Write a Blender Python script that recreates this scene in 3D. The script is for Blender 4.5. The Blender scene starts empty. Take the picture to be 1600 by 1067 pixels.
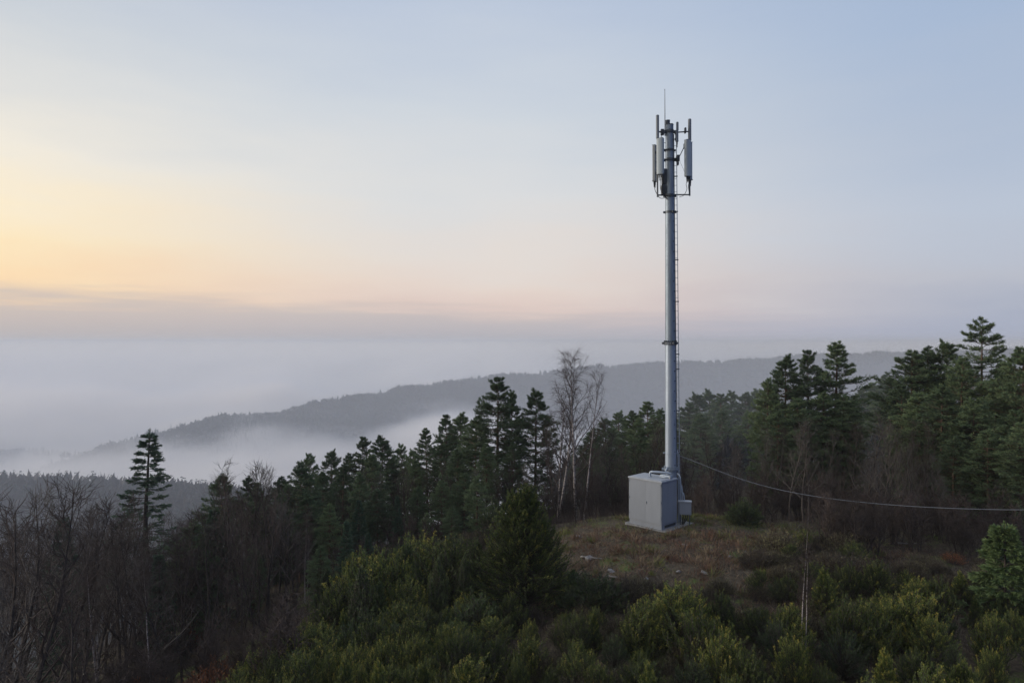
import bpy, bmesh, math, random
import numpy as np
from mathutils import Vector, Matrix

rng = np.random.default_rng(7)
random.seed(7)
scene = bpy.context.scene
COL = scene.collection
CAMZ = 8.2
F = 1066.7
R = math.radians

# ------------------------------------------------------------------ helpers
def px2(px, py, Y):
    return Vector(((px - 800) / F * Y, Y, CAMZ - (py - 533.5) / F * Y))

def tag(o, label=None, cat=None, group=None, kind=None):
    if label: o['label'] = label
    if cat: o['category'] = cat
    if group: o['group'] = group
    if kind: o['kind'] = kind
    return o

def np_mesh(name, V, Q, mats=(), col=None, smooth=False, colname='tint', mat_idx=None):
    """V (n,3), Q (m,4) or (m,3) int -> mesh datablock"""
    V = np.asarray(V, dtype=np.float32); Q = np.asarray(Q, dtype=np.int32)
    k = Q.shape[1]
    me = bpy.data.meshes.new(name)
    me.vertices.add(len(V)); me.vertices.foreach_set('co', V.ravel())
    me.loops.add(Q.size); me.loops.foreach_set('vertex_index', Q.ravel())
    me.polygons.add(len(Q))
    me.polygons.foreach_set('loop_start', np.arange(0, Q.size, k, dtype=np.int32))
    if smooth: me.polygons.foreach_set('use_smooth', np.ones(len(Q), dtype=bool))
    for m in mats: me.materials.append(m)
    if mat_idx is not None: me.polygons.foreach_set('material_index', np.asarray(mat_idx, dtype=np.int32))
    if col is not None:
        a = me.attributes.new(colname, 'FLOAT', 'POINT')
        a.data.foreach_set('value', np.asarray(col, dtype=np.float32))
    me.update(calc_edges=True)
    return me

def link(name, me, parent=None, loc=None):
    o = bpy.data.objects.new(name, me); COL.objects.link(o)
    if parent is not None: o.parent = parent
    if loc is not None: o.location = loc
    return o

def empty(name, loc=(0, 0, 0), rz=0):
    o = bpy.data.objects.new(name, None); COL.objects.link(o)
    o.location = loc; o.rotation_euler = (0, 0, rz); o.empty_display_size = 0.3
    return o

class MB:
    """collects verts / quads / tris with numpy, then builds one mesh"""
    def __init__(s): s.V = []; s.Q = []; s.C = []; s.n = 0
    def add(s, V, Q, c=0.5):
        V = np.asarray(V, float).reshape(-1, 3); Q = np.asarray(Q, int)
        s.V.append(V); s.Q.append(Q + s.n); s.n += len(V)
        s.C.append(np.full(len(V), c) if np.isscalar(c) else np.asarray(c, float))
    def mesh(s, name, mat, smooth=False):
        return np_mesh(name, np.concatenate(s.V), np.concatenate(s.Q), [mat], np.concatenate(s.C), smooth)

def perp(d):
    d = np.asarray(d, float)
    a = np.where(np.abs(d[:, 2:3]) < 0.9, np.array([[0, 0, 1.0]]), np.array([[1.0, 0, 0]]))
    u = np.cross(d, a); u /= np.linalg.norm(u, axis=1, keepdims=True) + 1e-9
    v = np.cross(d, u)
    return u, v

def add_segments(mb, P0, P1, r0, r1, sides=3, c=0.5):
    """independent tapered prisms for N segments"""
    P0 = np.asarray(P0, float); P1 = np.asarray(P1, float); N = len(P0)
    d = P1 - P0; d /= np.linalg.norm(d, axis=1, keepdims=True) + 1e-9
    u, v = perp(d)
    r0 = np.broadcast_to(np.asarray(r0, float), (N,))[:, None]; r1 = np.broadcast_to(np.asarray(r1, float), (N,))[:, None]
    rings = []
    for r, P in ((r0, P0), (r1, P1)):
        for k in range(sides):
            a = 2 * math.pi * k / sides
            rings.append(P + r * (math.cos(a) * u + math.sin(a) * v))
    V = np.stack(rings, 1)                      # N, 2*sides, 3
    base = (np.arange(N) * 2 * sides)[:, None]
    Q = []
    for k in range(sides):
        k2 = (k + 1) % sides
        Q.append(np.concatenate([base + k, base + k2, base + sides + k2, base + sides + k], 1))
    Q = np.stack(Q, 1).reshape(-1, 4)
    if not np.isscalar(c): c = np.repeat(np.asarray(c), 2 * sides)
    mb.add(V.reshape(-1, 3), Q, c)

def add_tube(mb, pts, rad, sides=8, c=0.5, cap=True):
    """continuous tube along polyline"""
    P = np.asarray(pts, float); n = len(P)
    rad = np.broadcast_to(np.asarray(rad, float), (n,))
    T = np.gradient(P, axis=0); T /= np.linalg.norm(T, axis=1, keepdims=True) + 1e-9
    u0, _ = perp(T[:1]); u = u0[0]
    V = []
    for i in range(n):
        u = u - T[i] * np.dot(u, T[i]); u /= np.linalg.norm(u) + 1e-9
        v = np.cross(T[i], u)
        for k in range(sides):
            a = 2 * math.pi * k / sides
            V.append(P[i] + rad[i] * (math.cos(a) * u + math.sin(a) * v))
    Q = []
    for i in range(n - 1):
        for k in range(sides):
            k2 = (k + 1) % sides
            Q.append((i * sides + k, i * sides + k2, (i + 1) * sides + k2, (i + 1) * sides + k))
    if cap:
        V.append(P[0]); V.append(P[-1]); a = n * sides
        for k in range(0, sides, 2):
            k1 = (k + 1) % sides; k2 = (k + 2) % sides
            Q.append((a, k2, k1, k)); b = (n - 1) * sides
            Q.append((a + 1, b + k, b + k1, b + k2))
    mb.add(V, Q, c)

def add_blades(mb, P, D, L, W, c, cup=0.0):
    """diamond leaf/needle-bundle quads at P pointing along D"""
    N = len(P)
    D = D / (np.linalg.norm(D, axis=1, keepdims=True) + 1e-9)
    u, v = perp(D)
    a = rng.uniform(0, 2 * math.pi, N)[:, None]
    s = np.cos(a) * u + np.sin(a) * v
    L = np.broadcast_to(L, (N,))[:, None]; W = np.broadcast_to(W, (N,))[:, None]
    mid = P + D * L * 0.45
    V = np.stack([P, mid - s * W * .5, P + D * L, mid + s * W * .5], 1)
    Q = (np.arange(N) * 4)[:, None] + np.arange(4)[None]
    mb.add(V.reshape(-1, 3), Q, np.repeat(np.broadcast_to(c, (N,)), 4))

def add_box(bm, x0, x1, y0, y1, z0, z1, bevel=0.0, M=None):
    b2 = bmesh.new()
    vs = bmesh.ops.create_cube(b2, size=1)['verts']
    bmesh.ops.scale(b2, vec=(x1 - x0, y1 - y0, z1 - z0), verts=vs)
    bmesh.ops.translate(b2, vec=((x0 + x1) / 2, (y0 + y1) / 2, (z0 + z1) / 2), verts=vs)
    if bevel: bmesh.ops.bevel(b2, geom=b2.edges[:], offset=bevel, segments=2, affect='EDGES', profile=.7)
    if M is not None: bmesh.ops.transform(b2, matrix=M, verts=b2.verts)
    t = bpy.data.meshes.new('tmp'); b2.to_mesh(t); b2.free(); bm.from_mesh(t); bpy.data.meshes.remove(t)

def add_cyl(bm, p0, p1, r0, r1=None, seg=16, bevel=0):
    r1 = r0 if r1 is None else r1
    p0 = Vector(p0); p1 = Vector(p1); d = p1 - p0
    M = Matrix.Translation((p0 + p1) / 2) @ d.to_track_quat('Z', 'Y').to_matrix().to_4x4()
    b2 = bmesh.new()
    bmesh.ops.create_cone(b2, cap_ends=True, segments=seg, radius1=r0, radius2=r1, depth=d.length, matrix=M)
    t = bpy.data.meshes.new('tmp'); b2.to_mesh(t); b2.free(); bm.from_mesh(t); bpy.data.meshes.remove(t)

def add_pipe(bm, pts, r, seg=8):
    mb = MB(); add_tube(mb, pts, r, seg)
    t = mb.mesh('tmp', None) if False else np_mesh('tmp', np.concatenate(mb.V), np.concatenate(mb.Q))
    bm.from_mesh(t); bpy.data.meshes.remove(t)

def curve_pts(ctrl, n=8):
    """Catmull-Rom through control points"""
    P = [np.asarray(p, float) for p in ctrl]; P = [2 * P[0] - P[1]] + P + [2 * P[-1] - P[-2]]
    out = []
    for i in range(1, len(P) - 2):
        for t in np.linspace(0, 1, n, endpoint=False):
            a, b, c, d = P[i - 1], P[i], P[i + 1], P[i + 2]
            out.append(.5 * (2 * b + (c - a) * t + (2 * a - 5 * b + 4 * c - d) * t * t + (3 * b - a - 3 * c + d) * t ** 3))
    out.append(P[-2]); return np.array(out)

def bm_obj(name, bm, mat, parent=None, loc=None, smooth=False, auto=35):
    me = bpy.data.meshes.new(name); bm.to_mesh(me); bm.free()
    me.materials.append(mat)
    if smooth:
        for p in me.polygons: p.use_smooth = True
        try: me.set_sharp_from_angle(angle=R(auto))
        except Exception: pass
    return link(name, me, parent, loc)

# ------------------------------------------------------------------ materials
def new_mat(name):
    m = bpy.data.materials.new(name); m.use_nodes = True
    nt = m.node_tree; b = nt.nodes['Principled BSDF']
    return m, nt, b

def N(nt, t, **kw):
    n = nt.nodes.new(t)
    for k, v in kw.items():
        if k in n.inputs.keys() if hasattr(n.inputs, 'keys') else False: n.inputs[k].default_value = v
        else: setattr(n, k, v)
    return n

def L(nt, a, b): nt.links.new(a, b)

def ramp(nt, fac, stops, interp='LINEAR'):
    r = nt.nodes.new('ShaderNodeValToRGB'); r.color_ramp.interpolation = interp
    el = r.color_ramp.elements
    while len(el) > 1: el.remove(el[-1])
    el[0].position = stops[0][0]; el[0].color = (*stops[0][1], 1)
    for p, c in stops[1:]:
        e = el.new(p); e.color = (*c, 1)
    if fac is not None: L(nt, fac, r.inputs['Fac'])
    return r

def math_n(nt, op, a, b=None, c=None, clamp=False):
    n = nt.nodes.new('ShaderNodeMath'); n.operation = op; n.use_clamp = clamp
    for i, x in enumerate((a, b, c)):
        if x is None: continue
        if isinstance(x, (int, float)): n.inputs[i].default_value = x
        else: L(nt, x, n.inputs[i])
    return n.outputs[0]

def mix_col(nt, fac, a, b, mode='MIX'):
    n = nt.nodes.new('ShaderNodeMix'); n.data_type = 'RGBA'; n.blend_type = mode
    if isinstance(fac, (int, float)): n.inputs[0].default_value = fac
    else: L(nt, fac, n.inputs[0])
    for i, x in ((6, a), (7, b)):
        if isinstance(x, tuple): n.inputs[i].default_value = (*x, 1)
        else: L(nt, x, n.inputs[i])
    return n.outputs[2]

def noise(nt, scale, detail=4, rough=.55, coord='Object', vec=None, dim='3D'):
    n = nt.nodes.new('ShaderNodeTexNoise'); n.noise_dimensions = dim
    n.inputs['Scale'].default_value = scale; n.inputs['Detail'].default_value = detail; n.inputs['Roughness'].default_value = rough
    if vec is None:
        tc = nt.nodes.new('ShaderNodeTexCoord'); vec = tc.outputs[coord]
    L(nt, vec, n.inputs['Vector']); return n.outputs['Fac']

def foliage_mat(name, stops, rough=.65, trans=0.0, objvar=.25):
    """colour from the per-leaf tint attribute, shifted by a per-plant random"""
    m, nt, b = new_mat(name)
    at = nt.nodes.new('ShaderNodeAttribute'); at.attribute_name = 'tint'
    oi = nt.nodes.new('ShaderNodeObjectInfo')
    sh = math_n(nt, 'MULTIPLY_ADD', oi.outputs['Random'], objvar, -objvar / 2)
    f = math_n(nt, 'ADD', at.outputs['Fac'], sh, clamp=True)
    r = ramp(nt, f, stops)
    hs = nt.nodes.new('ShaderNodeHueSaturation')
    L(nt, r.outputs['Color'], hs.inputs['Color'])
    L(nt, math_n(nt, 'MULTIPLY_ADD', oi.outputs['Random'], .5, .75), hs.inputs['Value'])
    L(nt, hs.outputs['Color'], b.inputs['Base Color'])
    b.inputs['Roughness'].default_value = rough
    b.inputs['Specular IOR Level'].default_value = .25
    return m

def bark_mat(name, c1, c2, scale=9):
    m, nt, b = new_mat(name)
    oi = nt.nodes.new('ShaderNodeObjectInfo')
    f = noise(nt, scale, 5, .65)
    r = ramp(nt, f, [(.3, c1), (.7, c2)])
    hs = nt.nodes.new('ShaderNodeHueSaturation'); L(nt, r.outputs['Color'], hs.inputs['Color'])
    L(nt, math_n(nt, 'MULTIPLY_ADD', oi.outputs['Random'], .6, .7), hs.inputs['Value'])
    L(nt, hs.outputs['Color'], b.inputs['Base Color']); b.inputs['Roughness'].default_value = .85
    b.inputs['Specular IOR Level'].default_value = .2
    return m

M = {}
M['pine'] = foliage_mat('pine_needles', [(0, (.055, .092, .050)), (.45, (.090, .135, .066)), (.8, (.135, .175, .075)), (1, (.165, .195, .08))])
M['spruce'] = foliage_mat('spruce_needles', [(0, (.032, .060, .040)), (.5, (.052, .09, .052)), (1, (.085, .125, .06))])
M['youngpine'] = foliage_mat('young_pine_needles', [(0, (.055, .088, .034)), (.5, (.085, .128, .045)), (1, (.14, .18, .06))])
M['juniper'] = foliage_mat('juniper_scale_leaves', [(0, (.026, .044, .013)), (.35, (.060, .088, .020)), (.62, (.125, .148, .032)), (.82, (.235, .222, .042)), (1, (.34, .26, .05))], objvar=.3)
M['juniperdark'] = foliage_mat('dark_juniper_leaves', [(0, (.026, .042, .018)), (.5, (.055, .080, .027)), (1, (.125, .145, .036))], objvar=.25)
M['juniperblue'] = foliage_mat('blue_green_juniper_leaves', [(0, (.03, .052, .022)), (.5, (.06, .092, .034)), (1, (.13, .16, .045))], objvar=.25)
M['heather'] = foliage_mat('dry_heather', [(0, (.050, .040, .028)), (.5, (.098, .080, .048)), (.8, (.125, .115, .052)), (1, (.16, .15, .06))], objvar=.3)
M['bracken'] = foliage_mat('rust_bracken', [(0, (.09, .03, .014)), (.5, (.19, .065, .022)), (1, (.30, .12, .035))], objvar=.2)
M['drygrass'] = foliage_mat('dry_grass', [(0, (.11, .052, .032)), (.35, (.175, .105, .064)), (.6, (.24, .18, .11)), (.72, (.15, .14, .05)), (1, (.14, .18, .035))], objvar=0)
M['bark'] = bark_mat('grey_brown_bark', (.032, .026, .022), (.080, .066, .055))
M['twig'] = bark_mat('red_brown_twigs', (.038, .029, .025), (.078, .058, .049), 3)
M['greytwig'] = bark_mat('grey_twigs', (.065, .055, .048), (.12, .102, .086), 3)
M['pinebark'] = bark_mat('pine_bark', (.05, .034, .026), (.13, .08, .052), 6)

def birch_mat():
    m, nt, b = new_mat('birch_bark')
    tc = nt.nodes.new('ShaderNodeTexCoord'); mp = nt.nodes.new('ShaderNodeMapping')
    mp.inputs['Scale'].default_value = (3, 3, 14); L(nt, tc.outputs['Object'], mp.inputs['Vector'])
    f = noise(nt, 1.0, 5, .7, vec=mp.outputs['Vector'])
    r = ramp(nt, f, [(.38, (.03, .026, .024)), (.49, (.27, .23, .21)), (.7, (.42, .38, .35))])
    at = nt.nodes.new('ShaderNodeAttribute'); at.attribute_name = 'tint'
    c = mix_col(nt, at.outputs['Fac'], r.outputs['Color'], (.085, .062, .055))
    L(nt, c, b.inputs['Base Color']); b.inputs['Roughness'].default_value = .7
    return m
M['birch'] = birch_mat()

def metal_mat(name, col, col2, metallic=.0, rough=.45, streak=6, bump=.0):
    m, nt, b = new_mat(name)
    tc = nt.nodes.new('ShaderNodeTexCoord'); mp = nt.nodes.new('ShaderNodeMapping')
    mp.inputs['Scale'].default_value = (streak, streak, streak * .18); L(nt, tc.outputs['Object'], mp.inputs['Vector'])
    f = noise(nt, 1.0, 6, .6, vec=mp.outputs['Vector'])
    r = ramp(nt, f, [(.3, col2), (.62, col)])
    L(nt, r.outputs['Color'], b.inputs['Base Color'])
    f2 = noise(nt, 14, 3)
    L(nt, math_n(nt, 'MULTIPLY_ADD', f2, .25, rough - .12), b.inputs['Roughness'])
    b.inputs['Metallic'].default_value = metallic
    return m
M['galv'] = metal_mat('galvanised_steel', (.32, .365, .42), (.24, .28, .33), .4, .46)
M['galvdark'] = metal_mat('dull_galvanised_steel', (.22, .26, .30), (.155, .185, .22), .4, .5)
M['darksteel'] = metal_mat('dark_weathered_steel', (.075, .085, .095), (.045, .05, .055), .4, .5)
M['cabinet'] = metal_mat('grey_cabinet_paint', (.205, .222, .248), (.175, .19, .212), 0, .5, 2.2)
M['cabroof'] = metal_mat('pale_roof_paint', (.30, .32, .345), (.22, .235, .25), 0, .55, 4)
M['antenna'] = metal_mat('pale_antenna_plastic', (.33, .37, .385), (.27, .305, .32), 0, .5, 3)
M['antgrey'] = metal_mat('grey_antenna_plastic', (.16, .175, .19), (.12, .13, .145), 0, .5, 3)
M['black'] = metal_mat('black_cable_rubber', (.025, .026, .028), (.016, .017, .018), 0, .55)
M['cable'] = metal_mat('aged_aluminium_cable', (.15, .155, .165), (.10, .105, .115), .3, .5)
M['concrete'] = metal_mat('weathered_concrete', (.22, .215, .205), (.12, .12, .115), 0, .9, 5)
M['stone'] = metal_mat('lichen_stone', (.22, .21, .20), (.11, .105, .10), 0, .9, 7)
M['deadwood'] = metal_mat('bleached_dead_wood', (.24, .22, .20), (.13, .12, .11), 0, .85, 7)
# ------------------------------------------------------------------ terrain
CP = np.array([
 (0,0,-2.2),(0,-30,-3),(-30,0,-10),(30,0,-1.2),(0,8,-1.8),(-60,-20,-16),(70,0,-2),(-14,4,-6),
 (0,14,-1.0),(7,14,-.9),(13,14,-.9),(20,14,-1),(-4,14,-1.3),(-8,14,-2.4),(-12,14,-4.4),
 (0,19,-.9),(5,19,-.55),(10,19,-.5),(15,19,-.6),(23,20,-.8),(-4,19,-1.4),(-9,20,-3.0),(-16,22,-6.6),(-24,22,-9.5),
 (7.2,31,0),(6,29.5,-.06),(4.5,29,-.12),(10,29.5,-.1),(7,26,-.08),(7,23,-.3),(13,27,-.45),(3,26,-.45),(7,32.6,-.12),(9.5,32,-.15),(4.5,32,-.2),(0,30,-1.0),(-5,30,-2.2),
 (-10,30,-4.0),(-16,30,-6.6),(-25,30,-10),(16,30,-.6),(3,22,-.5),(11,23,-.3),
 (7,38,-1.8),(14,36,-1.1),(20,36,-1.1),(30,36,-1.2),(40,40,-1.2),(0,38,-2.2),(-6,38,-3.2),(-12,38,-5.2),(-20,40,-8.8),(-30,40,-12.5),
 (7,48,-4.2),(20,50,-2.6),(35,50,-2.2),(60,40,-2),(0,48,-4.6),(-8,50,-6.6),(-16,55,-10.5),(-30,60,-17),(-60,50,-24),
 (10,70,-9),(30,70,-6),(60,70,-5),(0,70,-9.5),(-15,75,-15),(-40,80,-25),(-80,80,-37),
 (20,110,-18),(60,110,-14),(100,100,-10),(-10,110,-23),(-50,120,-37),(-100,130,-49),
 (0,200,-46),(60,200,-42),(150,200,-36),(-60,200,-43),(-120,200,-40),(-180,215,-43),(-250,200,-70),(300,150,-20),
 (-100,350,-100),(0,350,-98),(150,350,-88),(300,350,-72),(-200,330,-98),(-300,340,-102),(600,400,-40),
 (-312,420,-96),(-306,455,-83),(-290,500,-74),(-278,540,-69),(-262,600,-67.5),(-244,650,-68),(-205,730,-64),(-165,785,-60),(-126,840,-57),(-36,960,-51),(101,1080,-47),(281,1200,-41),(561,1330,-33),(814,1400,-28),(1100,1470,-24),
 (-350,400,-105),(-146,520,-116),(-26,700,-114),(160,850,-104),(380,900,-92),(590,900,-76),(-220,440,-112),
 (-433,700,-128),(-337,900,-128),(-47,1250,-122),(300,1500,-112),(637,1800,-105),(-420,560,-92),(-367,560,-94),(-330,575,-100),(-600,600,-84),(-480,480,-108),
 (-2500,1500,-135),(2500,3000,-90),(0,5000,-125),(-3000,4500,-130),(3500,1000,-40),(-2500,-500,-130),(0,-2500,-30),(2500,-2000,-30),(-6000,6000,-135),(6000,6000,-110),(0,8000,-130),(-1200,900,-130),(-1000,2500,-132)], float)
_cc = np.maximum(3.0, .07 * np.hypot(CP[:, 0], CP[:, 1]))
def _phi(P):
    d = ((P[:, None, :2] - CP[None, :, :2]) ** 2).sum(2)
    return np.sqrt(d + _cc[None] ** 2)
_A = _phi(CP); _W = np.linalg.solve(np.block([[_A + 1e-4 * np.eye(len(CP)), np.ones((len(CP), 1))], [np.ones((1, len(CP))), np.zeros((1, 1))]]), np.append(CP[:, 2], 0))
def vnoise(x, y, s, seed=0):
    """cheap smooth value noise from summed sines"""
    r = np.random.default_rng(100 + seed); out = 0
    for k in range(6):
        a = r.uniform(0, 2 * math.pi); f = r.uniform(.6, 1.8) / s
        out = out + np.sin((x * math.cos(a) + y * math.sin(a)) * f * 2 * math.pi + r.uniform(0, 6.28))
    return out / 6
def terr(x, y):
    x = np.atleast_1d(np.asarray(x, float)); y = np.atleast_1d(np.asarray(y, float))
    P = np.stack([x, y], 1); z = np.empty(len(P))
    for i in range(0, len(P), 4000):
        z[i:i + 4000] = _phi(P[i:i + 4000]) @ _W[:-1] + _W[-1]
    d = np.hypot(x, y); dk = np.hypot(x - 6.8, y - 30)
    z = z + vnoise(x, y, 3.2, 1) * .16 * np.clip((dk - 2.2) / 3, .0, 1) + vnoise(x, y, 17, 2) * .3 * np.clip((d - 40) / 40, 0, 1)
    z = z + vnoise(x, y, 140, 3) * 3.5 * np.clip((d - 250) / 300, 0, 1) + vnoise(x, y, .8, 4) * .06 * np.clip((dk - 1.8) / 1.5, 0, 1) * (d < 60)
    return z
def T1(x, y): return float(terr(x, y)[0])

az = np.concatenate([np.linspace(-42, 42, 240), np.linspace(42, 318, 62)[1:-1]]) * math.pi / 180
rr = np.concatenate([[0.0], np.geomspace(3, 60, 105), np.geomspace(60, 9000, 110)[1:]])
AA, RR = np.meshgrid(az, rr)
gx = (RR * np.sin(AA)).ravel(); gy = (RR * np.cos(AA)).ravel(); gz = terr(gx, gy)
na, nr = len(az), len(rr)
ii, jj = np.meshgrid(np.arange(nr - 1), np.arange(na), indexing='ij')
j2 = (jj + 1) % na
Q = np.stack([ii * na + jj, ii * na + j2, (ii + 1) * na + j2, (ii + 1) * na + jj], -1).reshape(-1, 4)

def ground_mat():
    m, nt, b = new_mat('heath_soil')
    ge = nt.nodes.new('ShaderNodeNewGeometry'); pos = ge.outputs['Position']
    n1 = noise(nt, .55, 6, .65, vec=pos); n2 = noise(nt, 4.5, 6, .7, vec=pos); n3 = noise(nt, 22, 4, .7, vec=pos)
    base = ramp(nt, n2, [(.3, (.034, .028, .020)), (.5, (.072, .056, .038)), (.68, (.12, .095, .062))]).outputs['Color']
    green = ramp(nt, n3, [(.3, (.05, .07, .02)), (.7, (.12, .15, .04))]).outputs['Color']
    gm = ramp(nt, n1, [(.54, (0, 0, 0)), (.64, (1, 1, 1))]).outputs['Color']
    c = mix_col(nt, gm, base, green)
    stone = ramp(nt, n3, [(.60, (0, 0, 0)), (.66, (1, 1, 1))]).outputs['Color']
    patch = ramp(nt, noise(nt, .8, 3, .6, vec=pos), [(.5, (0, 0, 0)), (.6, (1, 1, 1))]).outputs['Color']
    sm = mix_col(nt, 1.0, stone, patch, 'MULTIPLY')
    c = mix_col(nt, sm, c, (.26, .24, .225))
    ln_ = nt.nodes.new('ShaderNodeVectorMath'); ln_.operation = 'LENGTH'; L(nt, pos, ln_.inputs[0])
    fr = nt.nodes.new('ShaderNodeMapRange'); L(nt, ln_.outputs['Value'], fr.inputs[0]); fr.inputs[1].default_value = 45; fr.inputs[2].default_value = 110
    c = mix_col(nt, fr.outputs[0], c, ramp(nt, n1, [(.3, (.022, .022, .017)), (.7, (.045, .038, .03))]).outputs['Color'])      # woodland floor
    L(nt, c, b.inputs['Base Color']); b.inputs['Roughness'].default_value = .95; b.inputs['Specular IOR Level'].default_value = .1
    bp = nt.nodes.new('ShaderNodeBump'); bp.inputs['Strength'].default_value = .8; bp.inputs['Distance'].default_value = .06
    L(nt, n2, bp.inputs['Height']); L(nt, bp.outputs['Normal'], b.inputs['Normal'])
    return m
M['ground'] = ground_mat()
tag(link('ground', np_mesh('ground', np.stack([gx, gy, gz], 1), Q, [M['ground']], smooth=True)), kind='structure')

# ------------------------------------------------------------------ sky
w = bpy.data.worlds.new('World'); scene.world = w; w.use_nodes = True
nt = w.node_tree; nt.nodes.clear()
SUN_AZ, SUN_EL = R(-84), R(9)
tc = nt.nodes.new('ShaderNodeTexCoord')
nv = nt.nodes.new('ShaderNodeVectorMath'); nv.operation = 'NORMALIZE'; L(nt, tc.outputs['Generated'], nv.inputs[0])
sp = nt.nodes.new('ShaderNodeSeparateXYZ'); L(nt, nv.outputs[0], sp.inputs[0])
el = math_n(nt, 'MULTIPLY', math_n(nt, 'ARCSINE', sp.outputs['Z']), 180 / math.pi)       # degrees
azn = math_n(nt, 'MULTIPLY', math_n(nt, 'ARCTAN2', sp.outputs['X'], sp.outputs['Y']), 180 / math.pi)
# large soft mottling so the bands are never perfectly smooth
mp = nt.nodes.new('ShaderNodeMapping'); mp.inputs['Scale'].default_value = (1, 1, 5); L(nt, nv.outputs[0], mp.inputs['Vector'])
cn = noise(nt, 3.2, 5, .55, vec=mp.outputs['Vector'])
mp2 = nt.nodes.new('ShaderNodeMapping'); mp2.inputs['Scale'].default_value = (1, 1, 16); L(nt, nv.outputs[0], mp2.inputs['Vector'])
cn2 = noise(nt, 5.5, 5, .55, vec=mp2.outputs['Vector'])
elw = math_n(nt, 'MULTIPLY_ADD', math_n(nt, 'SUBTRACT', cn, .5), 7.0, el)
ef = math_n(nt, 'DIVIDE', math_n(nt, 'ADD', elw, 2.0), 62.0, clamp=True)
def s(r, g, b):
    f = lambda v: (v / 255 / 12.92) if v / 255 <= .04045 else ((v / 255 + .055) / 1.055) ** 2.4
    return (f(r), f(g), f(b))
def e(d): return (d + 2) / 62
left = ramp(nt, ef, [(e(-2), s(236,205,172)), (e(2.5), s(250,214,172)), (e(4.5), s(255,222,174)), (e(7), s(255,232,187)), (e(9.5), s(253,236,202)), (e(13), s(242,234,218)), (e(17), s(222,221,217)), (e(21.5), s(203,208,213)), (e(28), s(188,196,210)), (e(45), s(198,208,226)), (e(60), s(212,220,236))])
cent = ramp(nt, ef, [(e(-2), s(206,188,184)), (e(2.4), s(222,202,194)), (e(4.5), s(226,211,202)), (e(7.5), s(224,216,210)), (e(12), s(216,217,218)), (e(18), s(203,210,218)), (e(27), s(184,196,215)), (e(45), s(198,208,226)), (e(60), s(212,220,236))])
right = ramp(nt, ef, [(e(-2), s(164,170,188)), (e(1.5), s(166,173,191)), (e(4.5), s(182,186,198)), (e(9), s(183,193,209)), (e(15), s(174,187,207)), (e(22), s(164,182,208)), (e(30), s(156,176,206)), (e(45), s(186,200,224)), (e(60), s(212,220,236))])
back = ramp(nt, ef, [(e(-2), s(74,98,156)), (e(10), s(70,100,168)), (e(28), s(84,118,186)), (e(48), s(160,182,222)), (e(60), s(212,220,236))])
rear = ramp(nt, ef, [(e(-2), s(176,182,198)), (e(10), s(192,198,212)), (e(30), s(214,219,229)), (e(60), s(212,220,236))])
# azimuth blends: -37 deg -> left, 0 -> centre, 37 -> right
f1 = nt.nodes.new('ShaderNodeMapRange'); f1.interpolation_type = 'SMOOTHSTEP'; L(nt, azn, f1.inputs[0]); f1.inputs[1].default_value = -48; f1.inputs[2].default_value = -4
f2 = nt.nodes.new('ShaderNodeMapRange'); f2.interpolation_type = 'SMOOTHSTEP'; L(nt, azn, f2.inputs[0]); f2.inputs[1].default_value = -2; f2.inputs[2].default_value = 38
f3 = nt.nodes.new('ShaderNodeMapRange'); f3.interpolation_type = 'SMOOTHSTEP'; L(nt, azn, f3.inputs[0]); f3.inputs[1].default_value = -105; f3.inputs[2].default_value = -165
skyc = mix_col(nt, f2.outputs[0], mix_col(nt, f1.outputs[0], left.outputs['Color'], cent.outputs['Color']), right.outputs['Color'])
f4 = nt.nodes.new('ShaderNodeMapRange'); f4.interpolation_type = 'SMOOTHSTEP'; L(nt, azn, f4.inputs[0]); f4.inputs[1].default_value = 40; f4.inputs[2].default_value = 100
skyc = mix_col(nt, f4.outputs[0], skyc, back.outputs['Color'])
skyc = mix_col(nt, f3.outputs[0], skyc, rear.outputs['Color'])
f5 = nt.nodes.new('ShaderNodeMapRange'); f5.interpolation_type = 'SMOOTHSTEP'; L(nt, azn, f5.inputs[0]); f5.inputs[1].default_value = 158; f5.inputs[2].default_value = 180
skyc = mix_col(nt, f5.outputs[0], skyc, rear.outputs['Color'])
# low stratus deck along the horizon
edge = math_n(nt, 'MULTIPLY_ADD', azn, -.030, 2.75)
edge = math_n(nt, 'ADD', edge, math_n(nt, 'MULTIPLY', math_n(nt, 'SUBTRACT', cn2, .5), 3.4))
dm = nt.nodes.new('ShaderNodeMapRange'); dm.interpolation_type = 'SMOOTHSTEP'
L(nt, math_n(nt, 'SUBTRACT', edge, el), dm.inputs[0]); dm.inputs[1].default_value = -.8; dm.inputs[2].default_value = 1.5
deck = ramp(nt, math_n(nt, 'DIVIDE', math_n(nt, 'ADD', el, 1.0), 5.0, clamp=True), [(0, s(168,172,182)), (.25, s(169,172,182)), (.5, s(184,180,184)), (.7, s(194,186,185)), (1, s(200,187,182))])
deckR = mix_col(nt, f2.outputs[0], deck.outputs['Color'], s(162,170,192))
skyc = mix_col(nt, math_n(nt, 'MULTIPLY', dm.outputs[0], math_n(nt, 'MULTIPLY_ADD', f2.outputs[0], -.40, .80)), skyc, deckR)
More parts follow.
